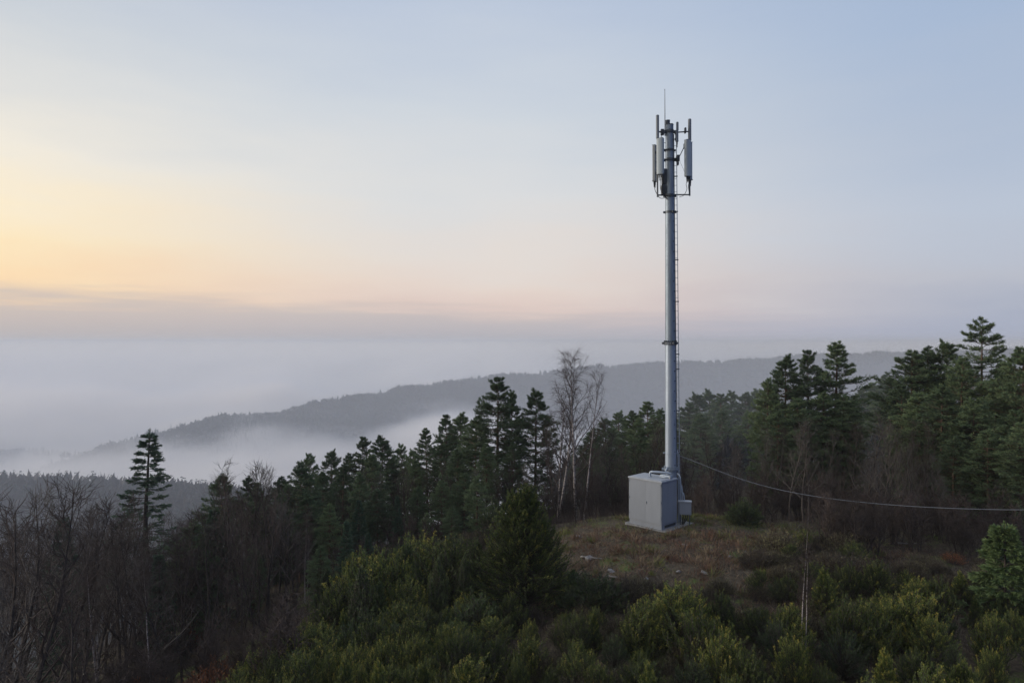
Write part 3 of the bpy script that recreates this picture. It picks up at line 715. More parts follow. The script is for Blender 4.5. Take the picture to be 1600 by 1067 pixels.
def conifer(h, c0, lmax, kind='pine', whorl=.5, seed=0, mat='pine', dens=1.0, top_open=.0):
    """returns (trunk mesh, crown mesh). kind: pine (upswept, clustered tufts) / spruce (drooping) / flat (old pine, layered)"""
    global rng
    keep = rng; rng = np.random.default_rng(1000 + seed)
    tb, cb = MB(), MB()
    n = 14; lean = rng.normal(0, .012, 2); wob = rng.normal(0, .03, (n, 2)); wob[0] = 0
    zs = np.linspace(0, h, n)
    tp = np.stack([zs * lean[0] + np.cumsum(wob[:, 0]) * .25, zs * lean[1] + np.cumsum(wob[:, 1]) * .25, zs], 1); tp[0, 2] = -.5
    r0 = .014 * h + .03
    add_tube(tb, tp, r0 * (1 - .93 * np.linspace(0, 1, n)) , 7)
    at = lambda z: np.array([np.interp(z, zs, tp[:, 0]), np.interp(z, zs, tp[:, 1]), z])
    z = c0 * h; TP, TD, TC = [], [], []
    S0, S1, SR = [], [], []
    while z < h * .985:
        t = (z - c0 * h) / (h - c0 * h)
        k = rng.integers(5, 8)
        a0 = rng.uniform(0, 6.28); wl = rng.uniform(.72, 1.08) if kind == 'pine' else rng.uniform(.6, 1.15)
        for i in range(k):
            if rng.uniform() < (.16 if kind != 'spruce' else .08): continue
            a = a0 + 2 * math.pi * i / k + rng.normal(0, .25)
            D_ = h - z; wl = rng.uniform(.62, 1.12)
            if kind == 'pine': prof = (min(1, (D_ / 3.3) ** .85) + .05) * (1 - .25 * min(1, max(0, D_ - 5) / 5)) * wl; up = rng.normal(-.04, .14) + .75 * math.exp(-D_ / 1.3); curl = .62
            elif kind == 'flat': prof = (min(1, (D_ / 4.6) ** .8) + .06) * wl * rng.uniform(.6, 1.12); up = rng.normal(-.02, .14) + .7 * math.exp(-D_ / 1.5); curl = .5
            else: prof = (1 - t) ** .85 + .02; up = -.22 + .75 * t ** 1.6; curl = .32
            ln = lmax * prof * rng.uniform(.68, 1.12)
            ln = max(ln, .16)
            d = np.array([math.cos(a) * math.cos(up), math.sin(a) * math.cos(up), math.sin(up)])
            m_ = 6; P = [at(min(h, z + rng.normal(0, (.45 if kind != 'spruce' else .2) * whorl)))]
            dd = d.copy()
            for j in range(m_):
                dd = unit(dd + np.array([0, 0, curl / m_ * (1 if j > 1 else -.3)]) + rng.normal(0, .05, 3)); P.append(P[-1] + dd * ln / m_)
            P = np.array(P); rad = (.012 + .010 * ln) * np.linspace(1, .25, len(P))
            S0.append(P[:-1]); S1.append(P[1:]); SR.append(np.stack([rad[:-1], rad[1:]], 1))
            # side shoots carrying tufts
            shoot_n = int((5 + ln * 6.0) * dens)
            for q in range(shoot_n):
                f = 1 - (rng.uniform() ** 1.25) * (.80 if kind == 'spruce' else .74)
                pos = np.array([np.interp(f * m_, range(m_ + 1), P[:, x]) for x in range(3)])
                tang = unit(P[min(m_, int(f * m_) + 1)] - P[min(m_ - 1, int(f * m_))])
                sd_ = unit(np.cross(tang, [0, 0, 1])) * rng.choice([-1, 1])
                sl = ln * (.52 if kind != 'spruce' else .40) * (1.15 - f) * rng.uniform(.4, 1.2) + .14
                di = unit(tang * rng.uniform(.6, 1.1) + sd_ * rng.uniform(.3, 1.0) + np.array([0, 0, rng.uniform(-.2, .75) if kind != 'spruce' else rng.uniform(-.45, .12)]))
                e_ = pos + di * sl
                S0.append(pos[None]); S1.append(e_[None]); SR.append(np.array([[.008, .004]]))
                for g in np.arange(.25, 1.01, .33 if kind != 'spruce' else .25):
                    TP.append(pos + di * sl * g); TD.append(unit(di + np.array([0, 0, .35 if kind != 'spruce' else -.05]))); TC.append(np.clip(rng.normal(.42, .16) + .18 * (g > .9), 0, 1))
            TP.append(P[-1]); TD.append(unit(dd + np.array([0, 0, .4 if kind != 'spruce' else .1]))); TC.append(.6)
        z += whorl * rng.uniform(.75, 1.2) * (1 - .45 * t)
    for q in range(6):
        TP.append(tp[-1] + np.array([0, 0, .16 - q * .12])); TD.append(np.array([0, 0, 1.0])); TC.append(.5)
    S0.append(tp[-1][None]); S1.append((tp[-1] + np.array([0, 0, .2]))[None]); SR.append(np.array([[.012, .005]]))
    TP = np.array(TP); TD = np.array(TD); TC = np.array(TC)
    if kind == 'spruce': needle_tufts(cb, TP, TD, 9, .15, .030, .75, TC)
    else: needle_tufts(cb, TP, TD, 9, .17, .025, 1.05, TC)
    add_segments(tb, np.concatenate(S0), np.concatenate(S1), np.concatenate(SR)[:, 0], np.concatenate(SR)[:, 1], 3)
    rng = keep
    return tb.mesh('trunk', M['pinebark'] if kind != 'spruce' else M['bark'], True), cb.mesh('crown', M[mat])

def bare(h, seed=0, kind='thicket', mat_t='bark', mat_c='twig', stems=1, first=.25, nbr=16, spread=.75, twigs=5, rtw=.0065, leaves=0):
    global rng
    keep = rng; rng = np.random.default_rng(2000 + seed)
    tb, cb = MB(), MB()
    S0, S1, RA, RB, LV = [], [], [], [], []
    def seg(P, ra, rb):
        r = np.linspace(ra, rb, len(P)); S0.append(P[:-1]); S1.append(P[1:]); RA.append(r[:-1]); RB.append(r[1:])
    def grow(p, d, ln, m, wob, up):
        P = [p]; d = unit(d)
        for j in range(m):
            d = unit(d + rng.normal(0, wob, 3) + np.array([0, 0, up])); P.append(P[-1] + d * ln / m)
        return np.array(P)
    for s_ in range(stems):
        a = rng.uniform(0, 6.28); off = np.array([math.cos(a), math.sin(a), 0]) * ((.18 if h > 5.5 or kind != 'birch' else .05) * (stems > 1))
        tilt = (rng.uniform(.05, .22) if h > 5.5 or kind != 'birch' else .03 + .07 * s_) if stems > 1 else rng.uniform(0, .06)
        hh = h * (1 if s_ == 0 else rng.uniform(.7, .95))
        T = grow(off + np.array([0, 0, -.4]), np.array([math.cos(a) * tilt, math.sin(a) * tilt, 1]), hh + .4, 16, .055 if kind != 'birch' else .022, .09)
        rt = (.0095 * hh + .015) * ((.8 if h > 6 else .62) if kind == 'birch' else 1)
        tint = np.clip((np.linspace(0, 1, 17) - (.55 if h > 6 else .75)) * 2.2, 0, 1) if mat_t == 'birch' else np.full(17, .5)
        mbt = np.repeat(tint, 7); 
        add_tube(tb, T, rt * (1 - .9 * np.linspace(0, 1, 17)) , 7, np.append(mbt, [tint[0], tint[-1]]))
        for i in range(nbr):
            f = first + (1 - first) * ((i + rng.uniform(0, 1)) / nbr) ** .9
            f = min(f, .985); base = np.array([np.interp(f * 16, range(17), T[:, x]) for x in range(3)])
            a = i * 2.4 + rng.normal(0, .4); sp_ = spread * (1 - .35 * f) * rng.uniform(.75, 1.2)
            d = np.array([math.cos(a) * math.sin(sp_), math.sin(a) * math.sin(sp_), math.cos(sp_)])
            ln = hh * ((.40 * (1 - f) + .10) if kind != 'birch' else (.30 * (1 - f) + .13)) * rng.uniform(.7, 1.25)
            B = grow(base, d, ln, 7, .09, .07); rb = max(.010, rt * (1 - f) * .62 + .006)
            seg(B, rb, .005)
            for k in range(rng.integers(5, 8)):
                g = .2 + .78 * (k + rng.uniform(0, 1)) / 7; g = min(g, .98)
                pb = np.array([np.interp(g * 7, range(8), B[:, x]) for x in range(3)]); tg = unit(B[min(7, int(g * 7) + 1)] - B[int(g * 7)])
                d2 = unit(tg + rng.normal(0, .55, 3) + np.array([0, 0, .15])); l2 = ln * (.50 * (1.1 - g)) * rng.uniform(.6, 1.3) + .15
                C = grow(pb, d2, l2, 4, .13, .06 if kind != 'birch' else -.02); seg(C, .009 + .004 * (l2 > .8), .005)
                for q in range(twigs):
                    g2 = rng.uniform(.15, 1); pc = np.array([np.interp(g2 * 4, range(5), C[:, x]) for x in range(3)]); t3 = unit(C[min(4, int(g2 * 4) + 1)] - C[min(3, int(g2 * 4))])
                    d3 = unit(t3 + rng.normal(0, .6, 3) + np.array([0, 0, .1 if kind != 'birch' else -.25])); l3 = rng.uniform(.22, .62) * (1 if h > 4 else .6)
                    D3 = grow(pc, d3, l3, 3, .16, .04 if kind != 'birch' else -.14); seg(D3, rtw, rtw * .55)
                    if leaves and rng.uniform() < leaves: LV.append(D3[-1])
    add_segments(cb, np.concatenate(S0), np.concatenate(S1), np.concatenate(RA), np.concatenate(RB), 3)
    rng = keep
    return tb.mesh('trunk', M[mat_t], True), cb.mesh('crown', M[mat_c])

def shrub(h, rad, shape='upright', seed=0, mat='juniper', plumes=170, sprigs=42, L_=.056, W_=.0145, tipbright=.42, twig='bark', hue0=.33):
    """evergreen scale-leaf shrub: ascending plumes clothed in short sprigs"""
    global rng
    keep = rng; rng = np.random.default_rng(3000 + seed)
    tb, cb = MB(), MB(); S0, S1 = [], []
    nl = rng.integers(3, 6) if shape != 'column' else 1
    lead = [(rng.normal(0, rad * .38), rng.normal(0, rad * .38), rng.uniform(.68, 1.0)) for _ in range(nl)]
    lead[0] = (rng.normal(0, rad * .1), rng.normal(0, rad * .1), 1.0)
    if shape == 'cone': lead = [(a_ * .25, b_ * .25, .9 + .1 * c_) for a_, b_, c_ in lead]
    BP, BD, BC = [], [], []
    for i in range(plumes):
        lx_, ly_, lh = lead[i % nl]
        u_ = rng.uniform(0, 1) ** .8
        if shape == 'cone': prof = (1 - u_) * .95 + .06; el_ = .35 + .75 * u_
        elif shape == 'column': prof = (.75 + .25 * math.sin(u_ * 3)) * (1 if u_ < .72 else (1 - u_) * 3.2 + .1); el_ = 1.05 + .35 * u_
        elif shape == 'round': prof = math.sqrt(max(.02, 1 - (1.7 * (u_ - .38)) ** 2)) if abs(u_ - .38) < .58 else .15; el_ = .45 + .6 * u_
        else: prof = (.55 + .75 * u_) if u_ < .6 else 1.0 - (u_ - .6) * 1.7; el_ = .75 + .5 * u_
        a = rng.uniform(0, 6.28); tipz = h * lh * (.10 + .90 * u_) + rng.normal(0, .05 * h)
        rr_ = rad * max(prof, .08) * rng.uniform(.70, 1.12)
        tip = np.array([lx_ * .9 + rr_ * math.cos(a), ly_ * .9 + rr_ * math.sin(a), max(tipz, .08)])
        if shape in ('upright', 'round') and rng.uniform() < .16: tip = tip * np.array([1, 1, 1.0]) + np.array([0, 0, h * rng.uniform(.05, .16)]); el_ = 1.2
        ln = (.34 + .22 * rng.uniform()) * (h * .42 if shape != 'cone' else max(rad * prof, .35)) + .12
        d = np.array([math.cos(a) * math.cos(el_), math.sin(a) * math.cos(el_), math.sin(el_)])
        d = unit(d + rng.normal(0, .18, 3))
        base = tip - d * ln
        mid = (base + tip) / 2 + np.array([math.cos(a), math.sin(a), -.35]) * ln * .12
        f = np.sort(rng.uniform(0, 1, sprigs)) ** .9
        P = ((1 - f) ** 2)[:, None] * base + (2 * f * (1 - f))[:, None] * mid + (f ** 2)[:, None] * tip
        Dt = (2 * (1 - f))[:, None] * (mid - base) + (2 * f)[:, None] * (tip - mid); Dt /= np.linalg.norm(Dt, axis=1, keepdims=True) + 1e-9
        P = P + rng.normal(0, .014 + .020 * (1 - f)[:, None], P.shape)
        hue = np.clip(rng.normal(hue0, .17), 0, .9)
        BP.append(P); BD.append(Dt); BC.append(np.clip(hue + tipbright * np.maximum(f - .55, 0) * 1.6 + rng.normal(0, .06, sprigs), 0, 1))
        S0 += [base, mid]; S1 += [mid, tip]
        if i % 3 == 0: S0.append(np.array([lx_ * .3, ly_ * .3, max(0, base[2] * .35 - .05)])); S1.append(base)
    P = np.concatenate(BP); D = np.concatenate(BD); C = np.concatenate(BC); n = len(P)
    add_blades(cb, P, rand_dirs(n, D, .68), L_ * rng.uniform(.55, 1.25, n), W_ * rng.uniform(.7, 1.3, n), C)
    add_segments(tb, S0, S1, .011, .006, 3)
    for lx_, ly_, lh in lead: add_tube(tb, [(0, 0, -.3), (lx_ * .4, ly_ * .4, h * lh * .3), (lx_ * .8, ly_ * .8, h * lh * .7)], [.035, .024, .01], 5)
    rng = keep
    return tb.mesh('stem', M[twig], False), cb.mesh('foliage', M[mat])

def twig_shrub(h, rad, seed=0, mat='heather', n=420, blades=10):
    """low springy heather: many wiry upright twigs with sparse dry tips"""
    global rng
    keep = rng; rng = np.random.default_rng(4000 + seed)
    tb, cb = MB(), MB()
    a = rng.uniform(0, 6.28, n); r = rad * np.sqrt(rng.uniform(0, 1, n)); hh = h * np.sqrt(np.clip(1.08 - (r / rad) ** 2, .08, 1)) * rng.uniform(.65, 1.1, n)
    P0 = np.stack([r * .45 * np.cos(a), r * .45 * np.sin(a), np.zeros(n) - .05], 1); P1 = np.stack([r * np.cos(a), r * np.sin(a), hh], 1) + rng.normal(0, .05, (n, 3))
    add_segments(tb, P0, P1, .006, .003, 3)
    f = rng.uniform(.45, 1.03, (n, blades)); P = (P0[:, None] + (P1 - P0)[:, None] * f[..., None]).reshape(-1, 3) + rng.normal(0, .022, (n * blades, 3))
    D = np.repeat(P1 - P0, blades, 0); D /= np.linalg.norm(D, axis=1, keepdims=True)
    c = np.repeat(np.clip(rng.normal(.45, .2, n), 0, 1), blades) + rng.normal(0, .08, n * blades)
    add_blades(cb, P, rand_dirs(n * blades, D, .8), rng.uniform(.05, .11, n * blades), rng.uniform(.008, .018, n * blades), np.clip(c, 0, 1))
    rng = keep
    return tb.mesh('stem', M['twig'], False), cb.mesh('foliage', M[mat])

PROTO = {}
def proto(key, h, meshes, parts):
    top = 0
    for me in meshes:
        v = np.empty(len(me.vertices) * 3, dtype=np.float32); me.vertices.foreach_get('co', v); top = max(top, float(np.sort(v[2::3])[-4]))
    PROTO[key] = (top, meshes, parts)
TC_ = ('trunk', 'crown'); SF = ('stem', 'foliage')
for i in range(5): proto(f'pine{i}', 11, conifer(11, [.10, .14, .08, .18, .12][i], [2.2, 1.95, 2.4, 1.75, 2.05][i], 'pine', [.34, .38, .35, .40, .34][i], i, dens=1.15), TC_)
for i in range(2): proto(f'flat{i}', 12, conifer(12, .20, [3.1, 2.8][i], 'flat', .52, 20 + i, dens=1.3), TC_)
proto('sparse', 12, conifer(12, .30, 1.75, 'spruce', .58, 30, mat='spruce', dens=.85), TC_)
for i in range(2): proto(f'spruce{i}', 10, conifer(10, .10, [1.9, 1.6][i], 'spruce', .36, 31 + i, mat='spruce', dens=1.1), TC_)
proto('young', 3.6, conifer(3.6, .06, 1.25, 'spruce', .26, 40, mat='youngpine', dens=1.35), TC_)
proto('young1', 3.6, conifer(3.6, .08, 1.1, 'spruce', .30, 41, mat='youngpine', dens=1.6), TC_)
for i in range(6): proto(f'bare{i}', 8, bare(8, i, stems=[1, 2, 1, 3, 1, 2][i], nbr=[19, 12, 17, 9, 18, 12][i], spread=[.7, .6, .85, .55, .6, .75][i], mat_c=['twig', 'twig', 'greytwig', 'twig', 'twig', 'greytwig'][i], twigs=4), TC_)
for i in range(3): proto(f'birch{i}', 10, bare(10, 20 + i, 'birch', 'birch', 'twig', [1, 2, 1][i], .30, [24, 15, 16][i], [.80, .72, .75][i], 8, .0046), TC_)
proto('sapling', 5, bare(5, 30, 'birch', 'birch', 'twig', 2, .35, 9, .42, 2, .004), TC_)
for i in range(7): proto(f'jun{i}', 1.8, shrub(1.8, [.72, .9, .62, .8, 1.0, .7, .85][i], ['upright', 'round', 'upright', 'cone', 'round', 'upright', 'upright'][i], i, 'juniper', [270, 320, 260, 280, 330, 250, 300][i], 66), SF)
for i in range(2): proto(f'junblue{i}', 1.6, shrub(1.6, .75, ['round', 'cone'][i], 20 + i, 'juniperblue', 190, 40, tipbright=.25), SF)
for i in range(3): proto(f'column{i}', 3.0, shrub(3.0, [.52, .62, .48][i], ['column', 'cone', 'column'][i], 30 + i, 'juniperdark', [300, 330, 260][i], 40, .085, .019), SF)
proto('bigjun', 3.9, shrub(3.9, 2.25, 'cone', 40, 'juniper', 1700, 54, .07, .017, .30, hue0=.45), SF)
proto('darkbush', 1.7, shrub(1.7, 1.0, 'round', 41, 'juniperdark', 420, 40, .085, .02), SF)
for i in range(4): proto(f'heather{i}', .8, twig_shrub(.8, [.7, .9, .6, .8][i], i), SF)
for i in range(2): proto(f'bracken{i}', .9, twig_shrub(.9, [.8, .6][i], 10 + i, 'bracken', 170, 16), SF)
for i in range(2): proto(f'brush{i}', 2.2, bare(2.2, 50 + i, stems=5, nbr=7, spread=.7, twigs=3, first=.2, rtw=.005), ('stem', 'twigs'))
# ------------------------------------------------------------------ placing plants (each plant an object of its own)
NAMES = dict(pine='pine_tree', flat='pine_tree', sparse='spruce_tree', spruce='spruce_tree', young='young_pine', bare='bare_tree', birch='birch_tree', sapling='birch_sapling',
             jun='juniper_shrub', junblue='juniper_shrub', column='juniper_shrub', bigjun='juniper_tree', darkbush='juniper_shrub', heather='heather_shrub', bracken='bracken_clump', brush='brushwood_shrub')
CATS = dict(pine='pine tree', flat='pine tree', sparse='spruce tree', spruce='spruce tree', young='young pine', bare='bare tree', birch='birch tree', sapling='birch sapling',
            jun='juniper', junblue='juniper', column='juniper', bigjun='juniper tree', darkbush='juniper', heather='heather', bracken='bracken', brush='brushwood')
kindof = lambda k: k.rstrip('0123456789')
PLACED = []
def plant(key, x, y, height, label=None, group=None, rz=None, wide=1.0, z=None):
    h0, meshes, parts = PROTO[key]; k = kindof(key)
    sc = height / h0
    root = empty(NAMES[k], (x, y, (T1(x, y) if z is None else z)), rng.uniform(0, 6.28) if rz is None else rz)
    if k == 'pine': wide *= .92
    root.scale = (sc * wide, sc * wide, sc)
    for nm, me in zip(parts, meshes): link(nm, me, root)
    tag(root, label, CATS[k], group)
    PLACED.append((root, 800 + F * x / y))
    return root
def plant_px(key, px, ptop, Y, label=None, group=None, **kw):
    x = (px - 800) / F * Y; zt_ = CAMZ - (ptop - 533.5) / F * Y
    return plant(key, x, Y, max(zt_ - T1(x, Y), .4), label, group, **kw)

ORD = ['first', 'second', 'third', 'fourth', 'fifth', 'sixth', 'seventh', 'eighth', 'ninth', 'tenth', 'eleventh', 'twelfth', 'thirteenth', 'fourteenth', 'fifteenth', 'sixteenth', 'seventeenth', 'eighteenth', 'nineteenth', 'twentieth']
ORD += ['twenty-' + o for o in ORD[:9]] + ['thirtieth'] + ['thirty-' + o for o in ORD[:9]]
def row(items, group, fmt):
    """label a set of look-alike plants by their order from the left; fmt has one {} for the ordinal"""
    for k, (o, px) in enumerate(sorted(items, key=lambda a: a[1])):
        o['group'] = group; o['label'] = fmt.format(ORD[k])
def last(n): return PLACED[-n:]

# --- conifers one can point to
plant_px('sparse', 222, 669, 42, 'tall sparse spruce with thin drooping branches standing out against the fog', wide=1.35)
plant_px('pine1', 776, 587, 43, 'tallest pine of the slope left of the birches, double top', wide=1.25)
plant_px('pine3', 800, 607, 43.6, 'lower second top close behind the tallest pine left of the birches', wide=.8)
plant_px('pine0', 836, 604, 44, 'dark pine immediately left of the birch trees', wide=1.05)
plant_px('pine2', 741, 648, 44, 'wide pine with bare lower trunk left of the tallest slope pine', wide=1.1)
plant_px('spruce0', 100, 803, 36, 'small dark spruce between the bare trees near the left edge')
plant_px('spruce1', 541, 812, 31, 'small bright green spruce on the shrubby slope left of centre', wide=1.15)
plant_px('bigjun', 822, 752, 23.2, 'big bushy yellow-green juniper tree left of the cabinet', rz=.6)
plant_px('young', 1570, 812, 21, 'mid green young pine at the right edge below the cable', wide=1.15)
plant_px('flat0', 1532, 493, 40, 'tallest pine at the right with flat layered crown', wide=1.0)
plant_px('pine4', 1228, 551, 45, 'leftmost tall pine of the three right of the mast', wide=1.1)
plant_px('pine1', 1264, 545, 45.6, 'middle tall pine of the three right of the mast', wide=1.05)
plant_px('pine3', 1305, 531, 45, 'rightmost and tallest pine of the three right of the mast', wide=1.35)
plant_px('pine2', 1197, 588, 44, 'shorter pine leaning on the left of the three tall pines', wide=.85)
plant_px('darkbush', 1166, 776, 31.6, 'round dark juniper at the knoll edge right of the cabinet', rz=1, wide=1.15)
plant_px('birch0', 899, 536, 37.6, 'taller white-stemmed birch with wide airy crown left of the mast', rz=.4, wide=1.25)
plant_px('birch1', 866, 554, 38.2, 'shorter twin-stemmed birch, leftmost of the three birches', rz=2.0, wide=1.1)
plant_px('birch2', 912, 562, 37.0, 'slim birch, rightmost of the three birches', rz=1.0, wide=.9)
plant_px('sapling', 1256, 772, 18.6, 'thin birch sapling with two pale stems in the front junipers', rz=.2, wide=.8)

# --- pines of the falling ridge line, left of the birches
n0 = len(PLACED)
for k, (px, top, Y) in enumerate([(345, 737, 37), (385, 742, 41), (404, 752, 45), (470, 720, 38), (487, 706, 50), (518, 700, 52), (548, 706, 56), (566, 681, 49), (597, 678, 49), (628, 692, 60), (645, 700, 58), (668, 667, 48), (699, 646, 50), (720, 642, 53), (650, 716, 47), (690, 690, 45), (560, 738, 39), (612, 716, 52), (715, 700, 42), (760, 690, 40), (580, 705, 44), (535, 725, 48), (800, 690, 41), (440, 742, 44), (505, 735, 42)]):
    plant_px(['pine0', 'pine3', 'pine1', 'pine4', 'pine2'][k % 5], px, top, Y, wide=[1.0, 1.15, .95, 1.2, .9][k % 5])
row(PLACED[n0:], 'pines on the falling slope', 'dark pine on the falling slope before the fog, {} from the left')
n0 = len(PLACED)
for k, (px, top, Y, w_) in enumerate([(745, 742, 34, 1.3), (705, 790, 33, 1.3), (780, 778, 33, 1.5), (668, 800, 35, 1.3)]):
    plant_px(['pine1', 'pine2', 'young1', 'pine0'][k] if k != 2 else 'darkbush', px, top, Y, wide=w_ if k != 2 else .9)
row(PLACED[n0:], 'low evergreens on the slope', 'low spreading evergreen on the slope left of the big juniper tree, {} from left')
n0 = len(PLACED)
for k, (px, top, Y) in enumerate([(300, 812, 32), (335, 790, 33.5), (420, 790, 37), (450, 770, 39), (480, 768, 37), (515, 786, 35), (560, 778, 34), (590, 762, 37), (622, 772, 36), (652, 758, 37), (690, 748, 37), (575, 830, 29.5), (500, 850, 28), (250, 862, 30), (395, 850, 31), (725, 738, 37)]):
    plant_px(['pine2', 'spruce0', 'pine0', 'spruce1', 'pine4'][k % 5], px, top, Y, wide=[1.1, 1.25, 1.0][k % 3])
row(PLACED[n0:], 'lower evergreens of the left slope', 'dark evergreen lower down on the left slope under the pines, {} from left')
spread_birch = [(163, 800, 27, 'thin pale birch left of the sparse spruce'), (236, 842, 25, 'thin pale birch just right below the sparse spruce'), (478, 800, 31, 'thin pale birch before the left-centre pines')]
for px, top, Y, lb in spread_birch: plant_px('birch1' if px != 236 else 'birch2', px, top, Y, lb, wide=.8)
# --- pines behind the thicket, between the birches and the three tall pines
n0 = len(PLACED)
for k, (px, top, Y) in enumerate([(948, 652, 66), (968, 640, 72), (990, 640, 60), (1014, 626, 58), (1032, 636, 64), (1075, 628, 100), (1088, 611, 122), (1108, 606, 128), (1126, 614, 115), (1142, 609, 135), (1162, 611, 125), (1184, 606, 140), (1210, 612, 125), (1000, 668, 52), (1130, 640, 88), (1095, 645, 84), (1170, 640, 86), (925, 668, 60), (1030, 662, 54)]):
    plant_px(['pine2', 'pine0', 'pine4', 'pine1', 'pine3'][k % 5], px, top, Y, wide=[1.3, 1.2, 1.35][k % 3])
row(PLACED[n0:], 'hazy pines behind the thicket', 'hazy pine in the wood behind the mast, {} from the left')
n0 = len(PLACED)
for k, (px, top, Y) in enumerate([(1334, 618, 115), (1350, 604, 120), (1366, 596, 128), (1384, 584, 130), (1398, 590, 122), (1376, 620, 95), (1340, 640, 90), (1404, 618, 95)]):
    plant_px(['pine0', 'pine2', 'pine1', 'pine4'][k % 4], px, top, Y, wide=1.3)
row(PLACED[n0:], 'hazy pines in the right gap', 'hazy distant pine in the gap right of the three pines, {} from the left')
# --- heavy pines at the right
n0 = len(PLACED)
for k, (px, top, Y) in enumerate([(1424, 545, 43), (1450, 539, 44), (1478, 528, 43), (1500, 556, 39), (1412, 600, 40), (1440, 610, 38), (1470, 600, 36.5), (1560, 590, 38), (1598, 540, 36), (1630, 515, 39), (1655, 560, 35), (1585, 640, 34), (1520, 620, 35.5), (1545, 668, 33.5), (1610, 650, 32), (1490, 680, 34.5), (1570, 560, 44)]):
    plant_px(['pine2', 'pine4', 'pine0', 'flat1', 'pine1', 'pine2', 'pine0'][k % 7], px, top, Y, wide=[1.3, 1.2, 1.15, 1.0, 1.5, 1.4, 1.35][k % 7])
row(PLACED[n0:], 'dense pines at the right', 'dense dark pine in the clump at the right edge, {} from the left')
n0 = len(PLACED)
for k, (px, top, Y) in enumerate([(1285, 610, 43), (1250, 620, 42.5), (1318, 615, 42.6), (1215, 640, 42), (1240, 660, 47), (1330, 660, 48)]):
    plant_px(['pine0', 'pine2', 'pine4'][k % 3], px, top, Y, wide=1.35)
row(PLACED[n0:], 'pines under the three tall pines', 'lower bushy pine filling in under the three tall pines, {} from the left')

# --- bare trees
def spread_bare(lst, keys, group, fmt, wide=(.85, 1.2)):
    n0 = len(PLACED)
    for k, (px, top, Y) in enumerate(lst):
        plant_px(keys[k % len(keys)], px, top, Y, wide=rng.uniform(*wide))
    row(PLACED[n0:], group, fmt)
spread_bare([(48, 742, 23.5), (14, 752, 26), (88, 770, 27), (120, 800, 31), (-30, 760, 24), (66, 800, 33), (5, 800, 30), (-10, 840, 21), (30, 850, 28)], ['bare4', 'bare2', 'bare0', 'bare5'], 'bare trees at the left edge', 'dark bare tree at the left edge of the slope, {} from the left')
spread_bare([(165, 772, 33), (190, 800, 30), (150, 810, 28), (205, 830, 27), (240, 800, 33), (272, 785, 36), (290, 810, 31), (255, 850, 25.5), (310, 830, 33), (130, 870, 22.5), (285, 870, 27)], ['bare0', 'bare4', 'bare2', 'bare1', 'bare3'], 'bare trees around the sparse spruce', 'bare brown tree around the sparse spruce, {} from the left')
spread_bare([(370, 728, 33), (388, 712, 34), (405, 708, 35), (420, 714, 33.5), (436, 722, 36), (350, 760, 31), (375, 770, 29), (410, 760, 30), (445, 750, 33), (460, 770, 31), (395, 810, 27), (480, 790, 34), (360, 840, 26), (462, 830, 30)], ['bare4', 'bare0', 'bare3', 'bare1', 'bare2'], 'bare clump left of centre', 'bare brown tree in the tall clump left of centre, {} from the left')
tk = []
for px in np.linspace(842, 1046, 20): tk.append((px + rng.normal(0, 5), 668 + rng.uniform(-25, 55) + (20 if px < 880 else 0), rng.uniform(38.5, 52)))
spread_bare(tk, ['bare1', 'bare5', 'bare0', 'bare3', 'bare4', 'bare2'], 'bare thicket behind the knoll left of the mast', 'bare tree of the thicket between the birches and the mast, {} from the left')
tk = []
for px in np.linspace(1058, 1232, 20): tk.append((px + rng.normal(0, 5), 676 + rng.uniform(-25, 60), rng.uniform(37.5, 52)))
spread_bare(tk, ['bare0', 'bare3', 'bare1', 'bare5', 'bare4', 'bare2'], 'bare thicket right of the mast', 'bare tree of the thicket close right of the mast, {} from the left')
tk = []
for px in np.linspace(1236, 1480, 22): tk.append((px + rng.normal(0, 5), 690 + rng.uniform(-45, 50), rng.uniform(31, 39)))
spread_bare(tk, ['bare2', 'bare5', 'bare1', 'bare0', 'bare3'], 'bare thicket before the right pines', 'bare tree of the thicket before the right pines, {} from the left')
spread_bare([(1352, 640, 32.5), (1380, 655, 31.5), (1432, 688, 30.5), (1395, 700, 30)], ['bare5', 'bare2'], 'pale bare trees under the cable', 'tall pale grey bare tree crossing the cable at right, {} from the left')
tk = []
for k_ in range(36): tk.append((rng.uniform(-60, 330), rng.uniform(785, 845), rng.uniform(36, 75)))
spread_bare(tk, ['bare0', 'bare2', 'bare4', 'bare1', 'bare3'], 'bare wood behind the left edge trees', 'hazy brown bare tree in the wood behind the left edge, {} from the left', (1.0, 1.4))
tk = []
for k_ in range(14): tk.append((rng.uniform(150, 330), rng.uniform(792, 850), rng.uniform(26, 38)))
spread_bare(tk, ['bare0', 'bare2', 'bare4', 'bare1', 'bare3'], 'bare trees before the sparse spruce', 'bare brown tree hiding the lower trunk of the sparse spruce, {} from left', (1.0, 1.4))
tk = []
for px in np.linspace(520, 830, 16): tk.append((px + rng.normal(0, 8), 745 + rng.uniform(-15, 35) - (px - 520) * .12, rng.uniform(36, 48)))
spread_bare(tk, ['bare1', 'bare3', 'bare0', 'bare2'], 'bare trees among the slope pines', 'bare brown tree among the pines of the falling slope, {} from the left')

